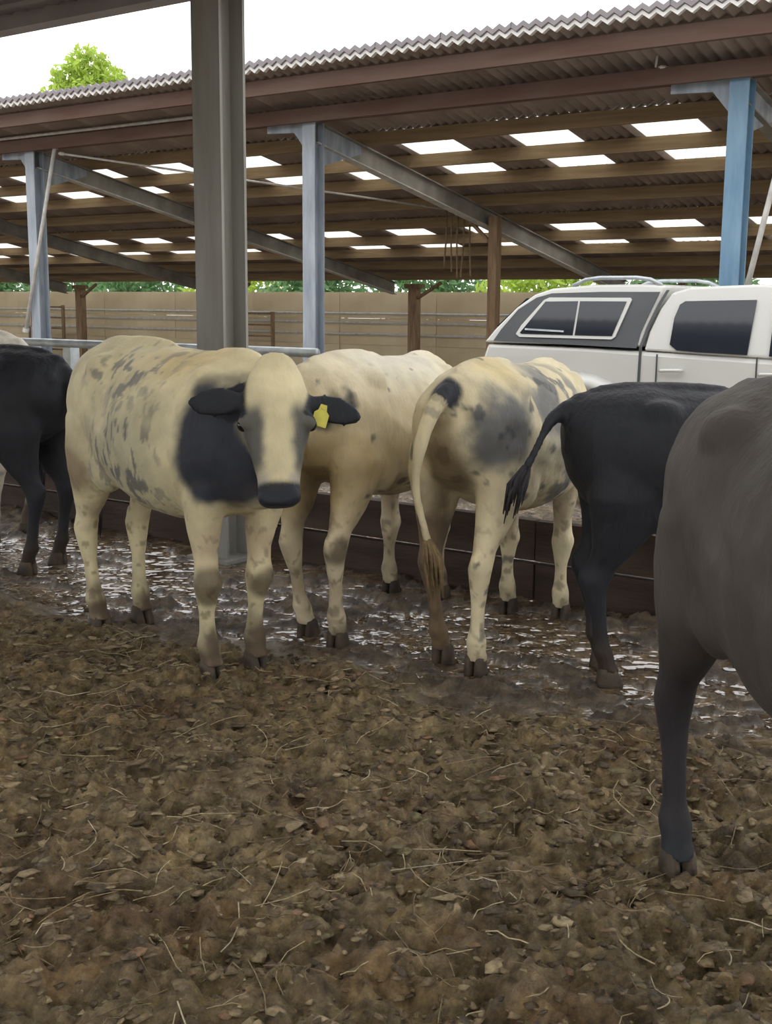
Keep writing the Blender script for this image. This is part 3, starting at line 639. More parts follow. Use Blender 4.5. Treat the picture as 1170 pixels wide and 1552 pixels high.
def cow(label, loc, heading, sc, coat, feet=(), head=None, tail=None, belly=1.0, switch_col=(0.03, 0.027, 0.03, 1), tag=False, width=1.0, vox=0.014, group=None, seed=0, jut=1.0, depth=0.86):
    """local frame: x forward, y to the cow's left, z up. feet: offsets (dx, dy) for hind-left, hind-right, fore-left, fore-right"""
    root = empty('cow', loc, math.radians(heading), label=label, category='cow')
    if group: root['group'] = group
    feet = list(feet) + [(0, 0)] * (4 - len(feet))
    mb = MB()
    rs = []
    for x, z, hw, hh in TRUNK:
        drop = 0.0
        if -0.3 < x < 0.35: drop = (belly - 1) * 0.5
        hw2 = hw * width * (1 + (belly - 1) * (0.9 if -0.35 < x < 0.4 else 0.0))
        ring = []
        for k in range(28):
            t = 2 * math.pi * k / 28; ct, st_ = math.cos(t), math.sin(t)
            yy = hw2 * math.copysign(abs(ct)**0.86, ct); zz = hh * math.copysign(abs(st_)**0.9, st_)
            if -0.36 < x < -0.1 and st_ > 0.1: yy *= 0.90            # hollow of the flank
            if st_ > 0: yy *= 1 - 0.22 * st_**2                      # narrower, ridged topline
            else: zz *= (1 + drop) * depth
            ring.append((x, yy, z + zz))
        rs.append(ring)
    mb.rings(rs)
    for sy in (1, -1):                                               # hooks, pins, shoulder blades, stifle folds
        mb.ellipsoid((-0.40, sy * 0.145 * width, 1.215), (0.12, 0.088, 0.080 * jut))
        mb.ellipsoid((-0.745, sy * 0.10, 1.165), (0.055, 0.04, 0.05))
        mb.ellipsoid((0.44, sy * 0.155 * width, 1.03), (0.14, 0.09, 0.24))
        mb.ellipsoid((-0.34, sy * 0.19 * width, 0.83), (0.13, 0.07, 0.15))
    mb.ellipsoid((-0.36, 0, 1.32), (0.34, 0.055, 0.045)); mb.ellipsoid((-0.70, 0, 1.265), (0.09, 0.05, 0.05)); mb.ellipsoid((0.45, 0, 1.29), (0.17, 0.06, 0.05))
    mb.ellipsoid((0.59, 0, 0.81), (0.11, 0.11, 0.10))                # brisket
    hoofs = []
    for i, (legst, sy) in enumerate(((HIND, 1), (HIND, -1), (FORE, 1), (FORE, -1))):
        dx, dy = feet[i]; rr = []
        zt = 0.95
        for x, y, z, ra, rb in legst:
            k = max(0.0, min(1.0, (zt - z) / zt)) ** 1.1
            cx, cy = x + dx * k, sy * (y * (1 if z > 0.7 else 1)) * (width if z > 0.8 else 1) + dy * k
            rr.append(ell_ring((cx, cy, z), (1, 0, 0), (0, 1, 0), ra, rb, 16, 2.2))
        mb.rings(rr)
        x, y, z, ra, rb = legst[-1]; hoofs.append((x + dx, sy * y + dy))
        if legst is HIND:                                            # point of hock
            mb.ellipsoid((-0.705 + dx * 0.5, sy * 0.155 + dy * 0.5, 0.50), (0.03, 0.028, 0.055))
    # head and neck
    hp = dict(poll=(0.86, 0, 1.36), yaw=0.0, pitch=50.0)              # pitch: degrees below horizontal of the head axis
    if head: hp.update(head)
    poll = Vector(hp['poll']); cy_, sy_ = math.cos(math.radians(hp['yaw'])), math.sin(math.radians(hp['yaw']))
    pt = math.radians(hp['pitch'])
    a = Vector((math.cos(pt) * cy_, math.cos(pt) * sy_, -math.sin(pt)))     # towards the muzzle
    n = Vector((math.sin(pt) * cy_, math.sin(pt) * sy_, math.cos(pt)))      # face normal
    l = n.cross(a)                                                           # lateral
    l.normalize()
    HD = [(-0.045, 0.045, 0.035), (-0.02, 0.075, 0.065), (0.04, 0.105, 0.10), (0.11, 0.122, 0.122), (0.18, 0.130, 0.130), (0.24, 0.128, 0.128), (0.30, 0.108, 0.115), (0.37, 0.088, 0.098), (0.43, 0.078, 0.085), (0.48, 0.080, 0.078), (0.515, 0.074, 0.066), (0.535, 0.052, 0.042)]
    rs = []
    for t, hw, hd in HD:
        off = -hd + (0.0 if t > 0.05 else -0.02) + 0.012 * math.exp(-((t - 0.13) / 0.09)**2)
        rs.append(ell_ring(poll + a * t + n * off, l, n, hw, hd, 20, 2.5))
    mb.rings(rs)
    for sy in (1, -1):
        mb.ellipsoid(poll + a * 0.215 - n * 0.055 + l * sy * 0.108, (0.045, 0.035, 0.035))    # brow
        mb.ellipsoid(poll + a * 0.50 - n * 0.035 + l * sy * 0.052, (0.032, 0.032, 0.03))       # nostril wings
        mb.ellipsoid(poll + a * 0.25 - n * 0.17 + l * sy * 0.06, (0.07, 0.04, 0.07))           # jaw
    nb = Vector((0.50, 0, 1.06)); nm = (poll - n * 0.13 + a * 0.06) * 0.5 + Vector((0.60, 0, 1.03)) * 0.5
    ne = poll - n * 0.15 + a * 0.07
    nd = (ne - nb).normalized()
    sdv = Vector((-nd.y, nd.x, 0)); sdv = sdv.normalized() if sdv.length > 1e-3 else Vector((0, 1, 0))
    upn = nd.cross(sdv).normalized()
    mb.rings([ell_ring(nb - nd * 0.05, sdv, upn, 0.17, 0.27, 20), ell_ring(nb + (nm - nb) * 0.5, sdv, upn, 0.155, 0.235, 20), ell_ring(nm, sdv, upn, 0.12, 0.19, 20), ell_ring(ne, sdv, upn, 0.078, 0.115, 20), ell_ring(ne + nd * 0.04, sdv, upn, 0.05, 0.07, 20)])
    ears = []
    droop = hp.get('droop', (0.12, 0.12))
    for sy, dr in ((1, droop[0]), (-1, droop[1])):
        e0 = poll + a * 0.115 - n * 0.085 + l * sy * 0.095
        ed = (l * sy + a * dr - n * 0.05).normalized(); eu = (a - ed * a.dot(ed)).normalized(); en = ed.cross(eu).normalized()
        rs = []
        for t, hw in ((0.0, 0.026), (0.035, 0.034), (0.08, 0.056), (0.135, 0.064), (0.185, 0.050), (0.22, 0.025), (0.232, 0.008)):
            rs.append(ell_ring(e0 + ed * t + eu * 0.012, eu, en, hw, 0.015 + 0.004 * (t < 0.05), 12))
        mb.rings(rs); ears.append((e0, ed, eu, en))
    # tail
    tp = tail or [(-0.80, 0, 1.20), (-0.86, 0, 1.12), (-0.875, 0, 0.95), (-0.87, 0, 0.75), (-0.865, 0, 0.58)]
    tp = [Vector(p) for p in tp]
    path = []
    for i in range(len(tp) - 1):
        p0, p1, p2, p3 = tp[max(i-1, 0)], tp[i], tp[i+1], tp[min(i+2, len(tp)-1)]
        for k in range(5):
            t = k / 5.0
            path.append(0.5 * ((2*p1) + (p2-p0)*t + (2*p0-5*p1+4*p2-p3)*t*t + (3*p1-p0-3*p2+p3)*t**3))
    path.append(tp[-1])
    rad = [0.045 - 0.024 * min(1, i / (len(path) * 0.5)) for i in range(len(path))]
    mb.tube([(-0.66, 0, 1.24)] + path, [0.055] + rad, 12)
    base = mb.mesh('body_base')
    tmp = bpy.data.objects.new('tmp_body', base); COL.objects.link(tmp)
    rm = tmp.modifiers.new('r', 'REMESH'); rm.mode = 'VOXEL'; rm.voxel_size = vox; rm.use_smooth_shade = True
    smo = tmp.modifiers.new('s', 'SMOOTH'); smo.factor = 0.5; smo.iterations = 6
    dg = bpy.context.evaluated_depsgraph_get(); ev = tmp.evaluated_get(dg)
    me = bpy.data.meshes.new_from_object(ev); bpy.data.objects.remove(tmp)
    me.name = 'body'
    nv = len(me.vertices); co = np.empty(nv * 3, np.float32); me.vertices.foreach_get('co', co); co = co.reshape(-1, 3).astype(float)
    # skin relief: soft muscle undulation and ribs
    nr = np.empty(nv * 3, np.float32); me.vertices.foreach_get('normal', nr); nr = nr.reshape(-1, 3)
    d = (fbm(co[:, 0]*7 + seed, co[:, 1]*7, co[:, 2]*7, 3, 5) - 0.5) * 0.016
    ribs = np.sin((co[:, 0] + 0.25 * (co[:, 2] - 0.9)) * 2 * np.pi / 0.085) * 0.0025 * np.exp(-((co[:, 0] - 0.02) / 0.22)**4) * np.exp(-((co[:, 2] - 0.98) / 0.22)**2)
    legk = np.clip((co[:, 2] - 0.1) / 0.5, 0.25, 1)
    co2 = co + nr * (d * legk + ribs)[:, None]
    # colours
    A = np.array
    rel = co - A(poll); ht = rel @ A(a); hl = rel @ A(l); hn = rel @ A(n)
    hwid = np.interp(ht, [h_[0] for h_ in HD], [h_[1] for h_ in HD]); hdep = np.interp(ht, [h_[0] for h_ in HD], [h_[2] for h_ in HD])
    inhead = (ht > -0.07) & (ht < 0.6) & (np.abs(hl) < hwid + 0.03) & (hn > -2.0 * hdep - 0.03) & (hn < 0.06)
    earv = []
    for (e0, ed, eu, en) in ears:
        r_ = co - A(e0); te = r_ @ A(ed); pe = np.sqrt((r_ @ A(eu))**2 + (r_ @ A(en))**2)
        earv.append(sstep(0.005, 0.025, te) * (pe < 0.1) * (te < 0.25))
    pth = A([tuple(p) for p in path]); dt = np.full(nv, 9.0); tt = np.zeros(nv)
    for i, p in enumerate(pth):
        dd = np.linalg.norm(co - p, axis=1); up_ = dd < dt; dt[up_] = dd[up_]; tt[up_] = i / (len(pth) - 1)
    intail = sstep(0.085, 0.05, dt)
    C = coat(co[:, 0], co[:, 1], co[:, 2], dict(ht=ht, hl=hl, hn=hn, inhead=inhead, ears=earv, tail=intail, tt=tt))
    ca = me.color_attributes.new('coat_colour', 'FLOAT_COLOR', 'POINT')
    ca.data.foreach_set('color', np.concatenate([C, np.ones((nv, 1))], 1).astype(np.float32).ravel())
    me.vertices.foreach_set('co', (co2 * sc).astype(np.float32).ravel()); me.update(); shade(me)
    obj('body', me, M['coat'], root)
    # hooves: two claws each
    for hx, hy in hoofs:
        hm = MB()
        for sy in (1, -1):
            rs = []
            for z, f0, f1, hw in ((-0.02, -0.054, 0.066, 0.026), (0.0, -0.053, 0.064, 0.026), (0.035, -0.048, 0.048, 0.0245), (0.07, -0.044, 0.032, 0.023), (0.082, -0.03, 0.015, 0.012)):
                cx, hl_ = (f0 + f1) / 2, (f1 - f0) / 2
                rs.append([(hx + cx + hl_ * math.cos(2*math.pi*k/12), hy + sy * 0.0235 + hw * math.sin(2*math.pi*k/12), z) for k in range(12)])
            hm.rings(rs)
        me_h = hm.mesh('hoof', True); me_h.transform(Matrix.Scale(sc, 4)); obj('hoof', me_h, M['hoof'], root)
    for sy in (1, -1):
        p = poll + a * 0.225 - n * 0.062 + l * sy * 0.122
        em = MB().ellipsoid(p, (0.025, 0.025, 0.025), 12, 8).mesh('eye', True); em.transform(Matrix.Scale(sc, 4)); obj('eye', em, M['eye'], root)
    # tail switch of hair
    hm = MB(); end = path[-1]; dirv = (path[-1] - path[-3]).normalized(); g = Vector((0, 0, -1))
    r_ = random.Random(seed)
    for i in range(34):
        j = Vector((r_.uniform(-1, 1), r_.uniform(-1, 1), r_.uniform(-.5, .5)))
        st0 = path[-2] + j * 0.014; ln = r_.uniform(0.12, 0.24)
        p1 = st0 + dirv * ln * 0.5 + j * 0.022; p2 = p1 + (dirv * 0.4 + g * 0.6).normalized() * ln * 0.6 - j * 0.004
        hm.tube([st0, p1, p2], [0.007, 0.008, 0.002], 5)
    me_h = hm.mesh('tail_switch', True); me_h.transform(Matrix.Scale(sc, 4))
    mm = M.setdefault('switch%s' % (switch_col,), mat('tail_hair', switch_col, 0.7, 0.3, var=0.25, scale=40)); obj('tail_switch', me_h, mm, root)
    if tag:
        e0, ed, eu, en = ears[0]
        if (en.dot(n) < 0): en = -en
        c = e0 + ed * 0.085 + eu * 0.045 + en * 0.024
        t = MB(); q = lambda x, y, z: c + ed * x + eu * y + en * z
        poly = [(-0.012, -0.035), (0.012, -0.035), (0.016, -0.012), (0.028, 0.0), (0.028, 0.05), (-0.028, 0.05), (-0.028, 0.0), (-0.016, -0.012)]
        t.rings([[q(x, y, 0) for x, y in poly], [q(x, y, 0.004) for x, y in poly]])
        tm = t.mesh('ear_tag'); tm.transform(Matrix.Scale(sc, 4)); to = obj('ear_tag', tm, M['tag'], root)
        pn = MB().tube([q(0, -0.022, -0.03), q(0, -0.022, 0.008)], 0.007, 8).mesh('tag_pin'); pn.transform(Matrix.Scale(sc, 4)); obj('tag_pin', pn, M['tag'], to)
    return root

CREAM = np.array([0.72, 0.64, 0.40]); WHITE = np.array([0.72, 0.68, 0.56]); INK = np.array([0.030, 0.034, 0.045]); GREYB = np.array([0.10, 0.105, 0.11]); MUD = np.array([0.105, 0.072, 0.045]); DUNG = np.array([0.20, 0.135, 0.07]); PINK = np.array([0.50, 0.33, 0.25]); OCHRE = np.array([0.66, 0.50, 0.22])
def blob(x, y, z, c, r, seed=0, nz=0.5, edge=0.18, fr=7):
    d = np.sqrt(((x - c[0]) / r[0])**2 + ((y - c[1]) / r[1])**2 + ((z - c[2]) / r[2])**2)
    return sstep(edge, -edge, d - 1 + (fbm(x*fr + seed*3.1, y*fr, z*fr, 4, seed) - 0.5) * 2 * nz)
def mixc(C, col, k): return C * (1 - k[:, None]) + col * k[:, None]
def base_col(x, c): return np.tile(c, (len(x), 1)).astype(float)
def mud_legs(C, x, y, z, top=0.30, seed=0, k=1.0):
    m = sstep(top, top - 0.22, z + (fbm(x*9, y*9, z*6, 3, seed) - 0.5) * 0.5)
    st_ = sstep(0.50, 0.66, fbm(x*3.5 + seed, y*3.5, z*3.5, 4, seed + 40)) * sstep(1.15, 0.55, z) * 0.5
    sp_ = sstep(0.60, 0.68, fbm(x*30 + seed, y*30, z*22, 2, seed + 50)) * sstep(1.0, 0.3, z) * 0.55
    C = mixc(mixc(C, DUNG, st_), MUD, sp_)
    return mixc(C, MUD, m * k)
def speckle(x, y, z, thr, fr, seed, sz=0.35): return sstep(thr, thr + 0.06, fbm(x*fr, y*fr, z*fr*sz, 3, seed))

def coat_a(x, y, z, h):
    C = base_col(x, CREAM)
    C = mixc(C, OCHRE, blob(x, y, z, (0.25, -0.05, 1.30), (0.22, 0.18, 0.10), 3, 0.5, 0.6) * 0.6)
    sp = blob(x, y, z, (-0.02, -0.33, 0.86), (0.34, 0.25, 0.28), 4, 0.5, 0.6)
    C = mixc(C, np.array([0.30, 0.30, 0.22]), sp * 0.55)
    C = mixc(C, GREYB, np.maximum(sp * speckle(x, y, z, 0.54, 32, 8, 0.28), 0) * 0.85)
    sp2 = blob(x, y, z, (-0.10, -0.15, 1.2), (0.36, 0.25, 0.16), 6, 0.6, 0.6)
    C = mixc(C, GREYB * 1.6, sp2 * speckle(x, y, z, 0.54, 24, 12, 0.8) * 0.75)
    nk = blob(x, y, z, (0.60, -0.18, 0.96), (0.20, 0.26, 0.29), 7, 0.35, 0.22)
    C = mixc(C, INK * 1.2, nk * (1 - h['inhead'] * sstep(-0.17, -0.11, h['hn'])))
    C = mixc(C, PINK * 0.85, blob(x, y, z, (0.0, 0, 0.55), (0.5, 0.3, 0.10), 8, 0.4, 0.5) * 0.6)
    C = mixc(C, DUNG, blob(x, y, z, (-0.60, -0.25, 0.78), (0.18, 0.2, 0.12), 9, 0.4, 0.4) * 0.7)
    # face: broad blaze, dark cheeks round the eyes, black muzzle
    hd = h['inhead'].astype(float)
    ck = sstep(0.045, 0.10, np.abs(h['hl']) * 1.35 + (fbm(x*16, y*16, z*16, 3, 2) - 0.5) * 0.05) * sstep(0.13, 0.20, h['ht']) * sstep(0.47, 0.36, h['ht'])
    C = mixc(C, GREYB * 0.75, ck * hd * 0.92 * (1 - nk * sstep(-0.11, -0.17, h['hn'])))
    C = mixc(C, np.array([0.45, 0.40, 0.36]), sstep(0.40, 0.43, h['ht']) * sstep(0.47, 0.44, h['ht']) * hd * sstep(0.02, 0.06, np.abs(h['hl'])) * 0.8)
    C = mixc(C, INK * 0.8, sstep(0.435, 0.46, h['ht']) * hd)
    for e in h['ears']: C = mixc(C, INK * 0.6, e)
    kn = blob(x, y, z, (0.46, -0.15, 0.385), (0.10, 0.12, 0.09), 10, 0.3, 0.3) + blob(x, y, z, (0.46, 0.15, 0.37), (0.08, 0.12, 0.07), 11, 0.3, 0.3)
    C = mixc(C, MUD * 0.8, np.clip(kn, 0, 1) * 0.8)
    return mud_legs(C, x, y, z, 0.28, 12)
def coat_b(x, y, z, h):
    C = base_col(x, np.array([0.72, 0.63, 0.43]))
    C = mixc(C, WHITE, blob(x, y, z, (0.0, 0, 1.3), (0.5, 0.4, 0.2), 3, 0.5, 0.6) * 0.7)
    C = mixc(C, OCHRE * 0.9, blob(x, y, z, (-0.62, 0.0, 0.82), (0.25, 0.4, 0.22), 5, 0.5, 0.5) * 0.5)
    C = mixc(C, INK * 0.9, blob(x, y, z, (-0.62, -0.10, 1.10), (0.16, 0.11, 0.13), 7, 0.5, 0.16) * (1 - h['tail']))
    C = mixc(C, GREYB, blob(x, y, z, (-0.30, -0.16, 1.32), (0.07, 0.05, 0.05), 9, 0.7, 0.2))
    C = mixc(C, GREYB, speckle(x, y, z, 0.70, 9, 18, 0.8) * 0.8 * (z > 0.7))
    C = mixc(C, PINK * 0.55, blob(x, y, z, (0.0, 0, 0.56), (0.5, 0.35, 0.11), 8, 0.4, 0.5) * 0.8)
    C = mixc(C, DUNG * 0.9, blob(x, y, z, (-0.55, 0.0, 0.62), (0.25, 0.12, 0.25), 8, 0.4, 0.5) * 0.7)
    C = mixc(C, MUD * 0.8, blob(x, y, z, (-0.70, -0.16, 0.47), (0.06, 0.08, 0.07), 10, 0.4, 0.3) * 0.8)
    for e in h['ears']: C = mixc(C, INK, e)
    return mud_legs(C, x, y, z, 0.22, 14)
def coat_c(x, y, z, h):
    C = base_col(x, np.array([0.70, 0.615, 0.40]))
    C = mixc(C, OCHRE, blob(x, y, z, (-0.45, -0.05, 1.30), (0.16, 0.14, 0.12), 3, 0.4, 0.5) * 0.6)
    C = mixc(C, GREYB * 1.0, blob(x, y, z, (-0.60, -0.18, 1.06), (0.20, 0.15, 0.17), 17, 0.6, 0.35) * 0.95)
    C = mixc(C, GREYB * 1.6, blob(x, y, z, (-0.02, -0.2, 1.12), (0.34, 0.30, 0.22), 5, 0.6, 0.5) * speckle(x, y, z, 0.42, 9, 21, 0.7) * 0.9)
    C = mixc(C, GREYB * 1.3, blob(x, y, z, (0.2, -0.3, 0.75), (0.35, 0.3, 0.2), 6, 0.6, 0.5) * speckle(x, y, z, 0.46, 11, 25, 0.7) * 0.9)
    C = mixc(C, INK * 1.5, speckle(x, y, z, 0.66, 13, 27, 0.8) * 0.7)
    C = mixc(C, PINK * 0.6, blob(x, y, z, (0.0, 0, 0.56), (0.5, 0.35, 0.10), 8, 0.4, 0.5) * 0.8)
    C = mixc(C, DUNG * 0.75, blob(x, y, z, (-0.72, 0.02, 0.78), (0.15, 0.10, 0.42), 11, 0.3, 0.35) * 0.85 * (1 - h['tail']))
    C = mixc(C, MUD * 1.1, blob(x, y, z, (-0.62, 0.14, 0.30), (0.30, 0.14, 0.46), 13, 0.25, 0.2) * 0.97)
    t = h['tail'] * sstep(0.16, 0.05, h['tt'])
    C = mixc(C, INK, np.clip(t * 1.2, 0, 1)); C = mixc(C, INK * 2, h['tail'] * sstep(0.05, 0.0, np.abs(h['tt'] - 0.2)) * 0.4)
    for e in h['ears']: C = mixc(C, INK, e)
    return mud_legs(C, x, y, z, 0.12, 15)
def coat_black(x, y, z, h):
    C = base_col(x, np.array([0.011, 0.012, 0.016]))
    C = mixc(C, np.array([0.026, 0.029, 0.036]), fbm(x*5, y*5, z*5, 3, 33))
    return mixc(C, MUD * 0.35, sstep(0.35, 0.05, z))
def coat_black_belly(x, y, z, h):
    C = coat_black(x, y, z, h)
    return mixc(C, np.array([0.33, 0.22, 0.15]), blob(x, y, z, (0.14, 0, 0.66), (0.52, 0.6, 0.19), 5, 0.25, 0.2) * 0.9)
def coat_dusk(x, y, z, h):
    C = base_col(x, np.array([0.052, 0.044, 0.038]))
    C = mixc(C, np.array([0.085, 0.073, 0.062]), fbm(x*4, y*4, z*4, 3, 35))
    C = mixc(C, np.array([0.026, 0.022, 0.025]), sstep(0.80, 0.55, z + (fbm(x*6, y*6, z*6, 3, 3) - .5)*.3) * sstep(-0.25, -0.45, x))
    return mixc(C, np.array([0.02, 0.022, 0.026]), sstep(0.20, 0.10, z))
def coat_pale(x, y, z, h):
    return mud_legs(base_col(x, WHITE), x, y, z, 0.3, 3)

# 1: the cow looking at us
cow('cream and grey-speckled white cow facing us with black ears and a yellow ear tag', (-0.87, 5.02, -0.01), -50.2, 1.0, coat_a,
    feet=[(0.0, -0.06), (0.03, 0.02), (-0.03, -0.04), (-0.03, 0.04)], head=dict(poll=(0.80, -0.06, 1.30), yaw=-32, pitch=70, droop=(0.30, 0.02)), tag=True, width=0.95, vox=0.012, seed=1)
# 2: white cow with its rump to us, in the middle
cow('cream-white cow seen from behind with a black hip patch, beside the cow facing us', (-0.035, 5.84, -0.04), 62.3, 0.975, coat_b,
    feet=[(0.05, -0.05), (-0.06, 0.03), (0.0, 0.0), (0.03, 0.0)], head=dict(poll=(0.98, 0.05, 0.98), yaw=10, pitch=65),
    tail=[(-0.79, 0.0, 1.22), (-0.86, -0.01, 1.14), (-0.89, -0.02, 0.97), (-0.885, 0.0, 0.78), (-0.88, 0.06, 0.62), (-0.87, 0.12, 0.50)], switch_col=(0.42, 0.34, 0.18, 1), seed=2)
# 3: patched cow with a dark tail head
cow('white cow with dark grey blotches and dung-stained hind legs, turned away beside the black cow', (0.575, 5.47, -0.04), 63.8, 0.965, coat_c,
    feet=[(0.02, -0.06), (-0.08, 0.05), (0.0, 0.0), (0.0, 0.0)], head=dict(poll=(0.98, -0.05, 0.98), yaw=-10, pitch=65),
    tail=[(-0.79, 0.0, 1.23), (-0.87, 0.03, 1.15), (-0.91, 0.07, 0.98), (-0.90, 0.08, 0.82), (-0.88, 0.06, 0.70), (-0.86, 0.04, 0.60)], switch_col=(0.20, 0.14, 0.07, 1), seed=3)
# 4: black cow with its tail held out
cow('glossy black cow with its tail swung out over the blotched cow', (1.44, 4.82, -0.03), 0, 0.90, coat_black,
    feet=[(0.02, 0), (0.0, 0.02), (0, 0), (0, 0)], head=dict(poll=(0.95, 0.0, 1.1), yaw=0, pitch=60),
    tail=[(-0.79, -0.02, 1.24), (-0.86, -0.06, 1.20), (-0.91, -0.12, 1.13), (-0.95, -0.17, 1.06), (-0.99, -0.20, 0.99)], seed=4, width=1.1, belly=1.1, depth=0.95)
# 5: nearest cow at the frame edge
cow('dusty brown-grey cow with a dark hind leg planted on the straw bedding', (1.035, 2.436, 0.0), -80, 0.98, coat_dusk,
    feet=[(0.0, 0.07), (0.0, 0.0), (0, 0), (0, 0)], head=dict(poll=(0.95, 0.0, 1.2), yaw=0, pitch=60), tail=[(-0.79, 0.04, 1.22), (-0.85, 0.08, 1.14), (-0.87, 0.13, 1.05), (-0.87, 0.17, 0.97), (-0.86, 0.20, 0.90)], belly=1.0, width=0.97, seed=5, depth=0.98)
# 6: black cow at the left
cow('black cow with a brown belly standing by the dark feed barrier', (-2.52, 6.98, -0.04), 160, 0.95, coat_black_belly,
    feet=[(0, 0), (0, 0), (0, 0), (0, 0)], head=dict(poll=(0.95, 0.0, 1.2), yaw=0, pitch=60), seed=6, belly=1.05)
# 7: pale cow beyond it
cow('pale cow whose back shows above the brown-bellied black cow', (-3.00, 7.98, -0.04), 152, 1.0, coat_pale,
    head=dict(poll=(0.95, 0.0, 1.2), yaw=0, pitch=60), seed=7)

# ------------------------------------------------------------------ loose muck and straw on the bedding
def scatter(nb):
    y = 1.6 + (rng.random(nb) ** 0.8) * 3.9; x = (rng.random(nb) * 2 - 1) * (0.9 + 0.36 * y)
    k = bed_mask(x, y) > 0.5
    return x[k], y[k]
ico = [(0, 0, 1), (0.894, 0, 0.447), (0.276, 0.851, 0.447), (-0.724, 0.526, 0.447), (-0.724, -0.526, 0.447), (0.276, -0.851, 0.447), (0.724, 0.526, -0.447), (-0.276, 0.851, -0.447), (-0.894, 0, -0.447), (-0.276, -0.851, -0.447), (0.724, -0.526, -0.447), (0, 0, -1)]
icf = [(0,1,2),(0,2,3),(0,3,4),(0,4,5),(0,5,1),(1,6,2),(2,7,3),(3,8,4),(4,9,5),(5,10,1),(2,6,7),(3,7,8),(4,8,9),(5,9,10),(1,10,6),(6,11,7),(7,11,8),(8,11,9),(9,11,10),(10,11,6)]
def np_mesh(name, V_, F_, cols):
    me = bpy.data.meshes.new(name); n = len(F_)
    me.vertices.add(len(V_)); me.vertices.foreach_set('co', V_.astype(np.float32).ravel())
    me.loops.add(n * 3); me.loops.foreach_set('vertex_index', F_.astype(np.int32).ravel())
    me.polygons.add(n); me.polygons.foreach_set('loop_start', np.arange(0, n * 3, 3, dtype=np.int32)); me.update(calc_edges=True)
    ca = me.color_attributes.new('piece_colour', 'FLOAT_COLOR', 'POINT'); ca.data.foreach_set('color', np.concatenate([cols, np.ones((len(cols), 1))], 1).astype(np.float32).ravel())
    return me
def piece_mat(name, rough):
    m = bpy.data.materials.new(name); m.use_nodes = True; N = m.node_tree.nodes; L = m.node_tree.links; b = N['Principled BSDF']
    a = N.new('ShaderNodeAttribute'); a.attribute_name = 'piece_colour'
    n = N.new('ShaderNodeTexNoise'); n.inputs['Scale'].default_value = 60; n.inputs['Detail'].default_value = 5
    tc = N.new('ShaderNodeTexCoord'); L.new(tc.outputs['Object'], n.inputs['Vector'])
    r = N.new('ShaderNodeMapRange'); r.inputs['From Min'].default_value = 0.3; r.inputs['From Max'].default_value = 0.7; r.inputs['To Min'].default_value = 0.6; r.inputs['To Max'].default_value = 1.35
    L.new(n.outputs['Fac'], r.inputs['Value']); s_ = N.new('ShaderNodeVectorMath'); s_.operation = 'SCALE'
    L.new(a.outputs['Color'], s_.inputs[0]); L.new(r.outputs[0], s_.inputs['Scale']); L.new(s_.outputs[0], b.inputs['Base Color'])
    b.inputs['Roughness'].default_value = rough
    bp = N.new('ShaderNodeBump'); bp.inputs['Strength'].default_value = 0.8; bp.inputs['Distance'].default_value = 0.01; L.new(n.outputs['Fac'], bp.inputs['Height']); L.new(bp.outputs[0], b.inputs['Normal'])
    return m
px_, py_ = scatter(14000); nb = len(px_); pz_ = ground_h(px_, py_)
I = np.array(ico); r0 = 0.005 + 0.015 * rng.random(nb) ** 2.2
VV = np.repeat(I[None], nb, 0) * (0.45 + 1.0 * rng.random((nb, 12, 1)))
VV *= np.stack([r0 * (0.9 + 1.3 * rng.random(nb)), r0 * (0.8 + 0.5 * rng.random(nb)), r0 * (0.22 + 0.3 * rng.random(nb))], -1)[:, None, :]
an = rng.random(nb) * 6.28; ca_, sa_ = np.cos(an)[:, None], np.sin(an)[:, None]
VV = np.stack([VV[..., 0]*ca_ - VV[..., 1]*sa_, VV[..., 0]*sa_ + VV[..., 1]*ca_, VV[..., 2]], -1) + np.stack([px_, py_, pz_], -1)[:, None, :]
pal = np.array([[0.09, 0.063, 0.034], [0.17, 0.123, 0.065], [0.27, 0.205, 0.112], [0.38, 0.295, 0.17], [0.22, 0.13, 0.07], [0.17, 0.14, 0.065]])
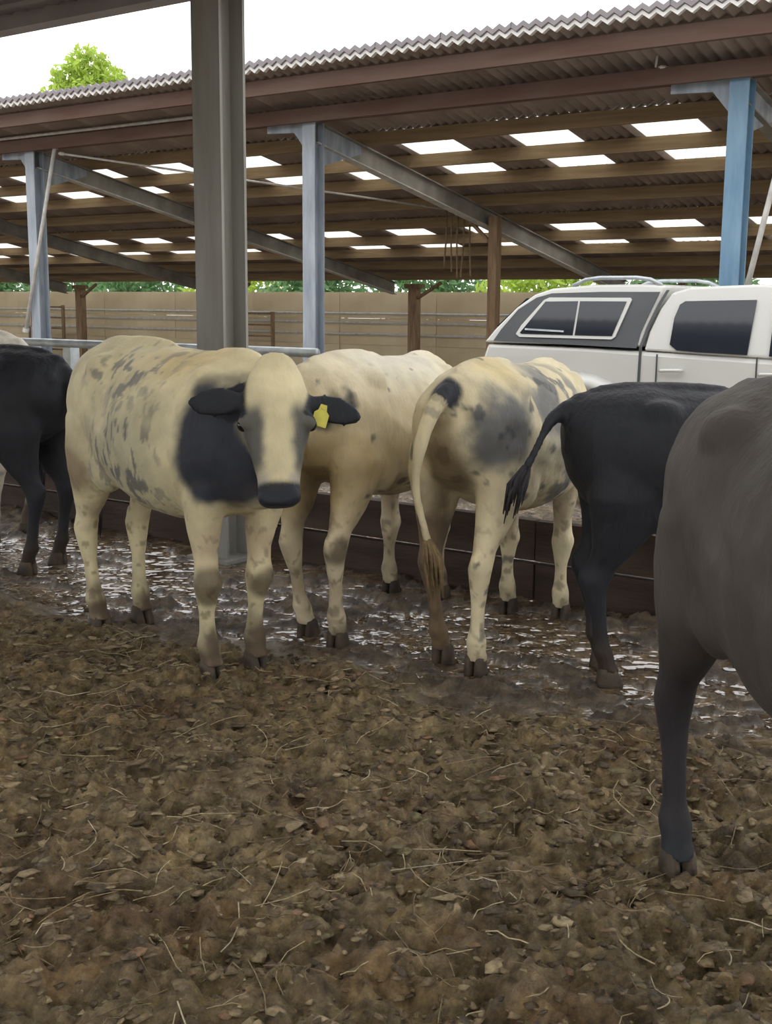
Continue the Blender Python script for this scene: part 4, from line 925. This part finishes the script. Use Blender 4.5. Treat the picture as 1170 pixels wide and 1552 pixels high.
pc = pal[rng.choice(6, nb, p=[.26, .32, .22, .05, .06, .09])]
FF = (np.array(icf)[None] + (np.arange(nb) * 12)[:, None, None]).reshape(-1, 3)
cm = np_mesh('muck_clods', VV.reshape(-1, 3), FF, np.repeat(pc, 12, 0)); shade(cm)
obj('muck_clods', cm, piece_mat('trodden_muck', 0.7), kind='stuff', label='small brown clods of trodden muck over the bedding', category='muck')
px_, py_ = scatter(1500); nb = len(px_); pz_ = ground_h(px_, py_) + 0.006
ln = 0.03 + 0.10 * rng.random(nb) ** 2; an = rng.random(nb) * 6.28; cv = rng.normal(size=nb) * 0.25; rd = 0.0010 + 0.0012 * rng.random(nb)
NS = 5; rings_ = []
for k in range(NS):
    t = k / (NS - 1) - 0.5
    cx = px_ + np.cos(an) * ln * t * 2 - np.sin(an) * cv * ln * t * t * 4
    cy = py_ + np.sin(an) * ln * t * 2 + np.cos(an) * cv * ln * t * t * 4
    cz = np.maximum(ground_h(cx, cy) + 0.003, pz_ + (t * t) * 0.0) + 0.006 * rng.random(nb)
    for j in range(3):
        aa = 2 * math.pi * j / 3
        rings_.append(np.stack([cx - np.sin(an) * rd * math.cos(aa), cy + np.cos(an) * rd * math.cos(aa), cz + rd * math.sin(aa)], -1))
VV = np.stack(rings_, 1); sf = []
for k in range(NS - 1):
    for j in range(3):
        a0, a1, b0, b1 = k*3+j, k*3+(j+1) % 3, (k+1)*3+j, (k+1)*3+(j+1) % 3
        sf += [(a0, a1, b1), (a0, b1, b0)]
FF = (np.array(sf)[None] + (np.arange(nb) * NS * 3)[:, None, None]).reshape(-1, 3)
pal = np.array([[0.50, 0.41, 0.24], [0.34, 0.26, 0.14], [0.22, 0.15, 0.075], [0.60, 0.52, 0.36]]); pc = pal[rng.choice(4, nb, p=[.25, .35, .32, .08])]
sm_ = np_mesh('loose_straw', VV.reshape(-1, 3), FF, np.repeat(pc, NS * 3, 0))
obj('loose_straw', sm_, piece_mat('dry_straw', 0.6), kind='stuff', label='scattered loose straw stalks on the muddy bedding', category='straw')
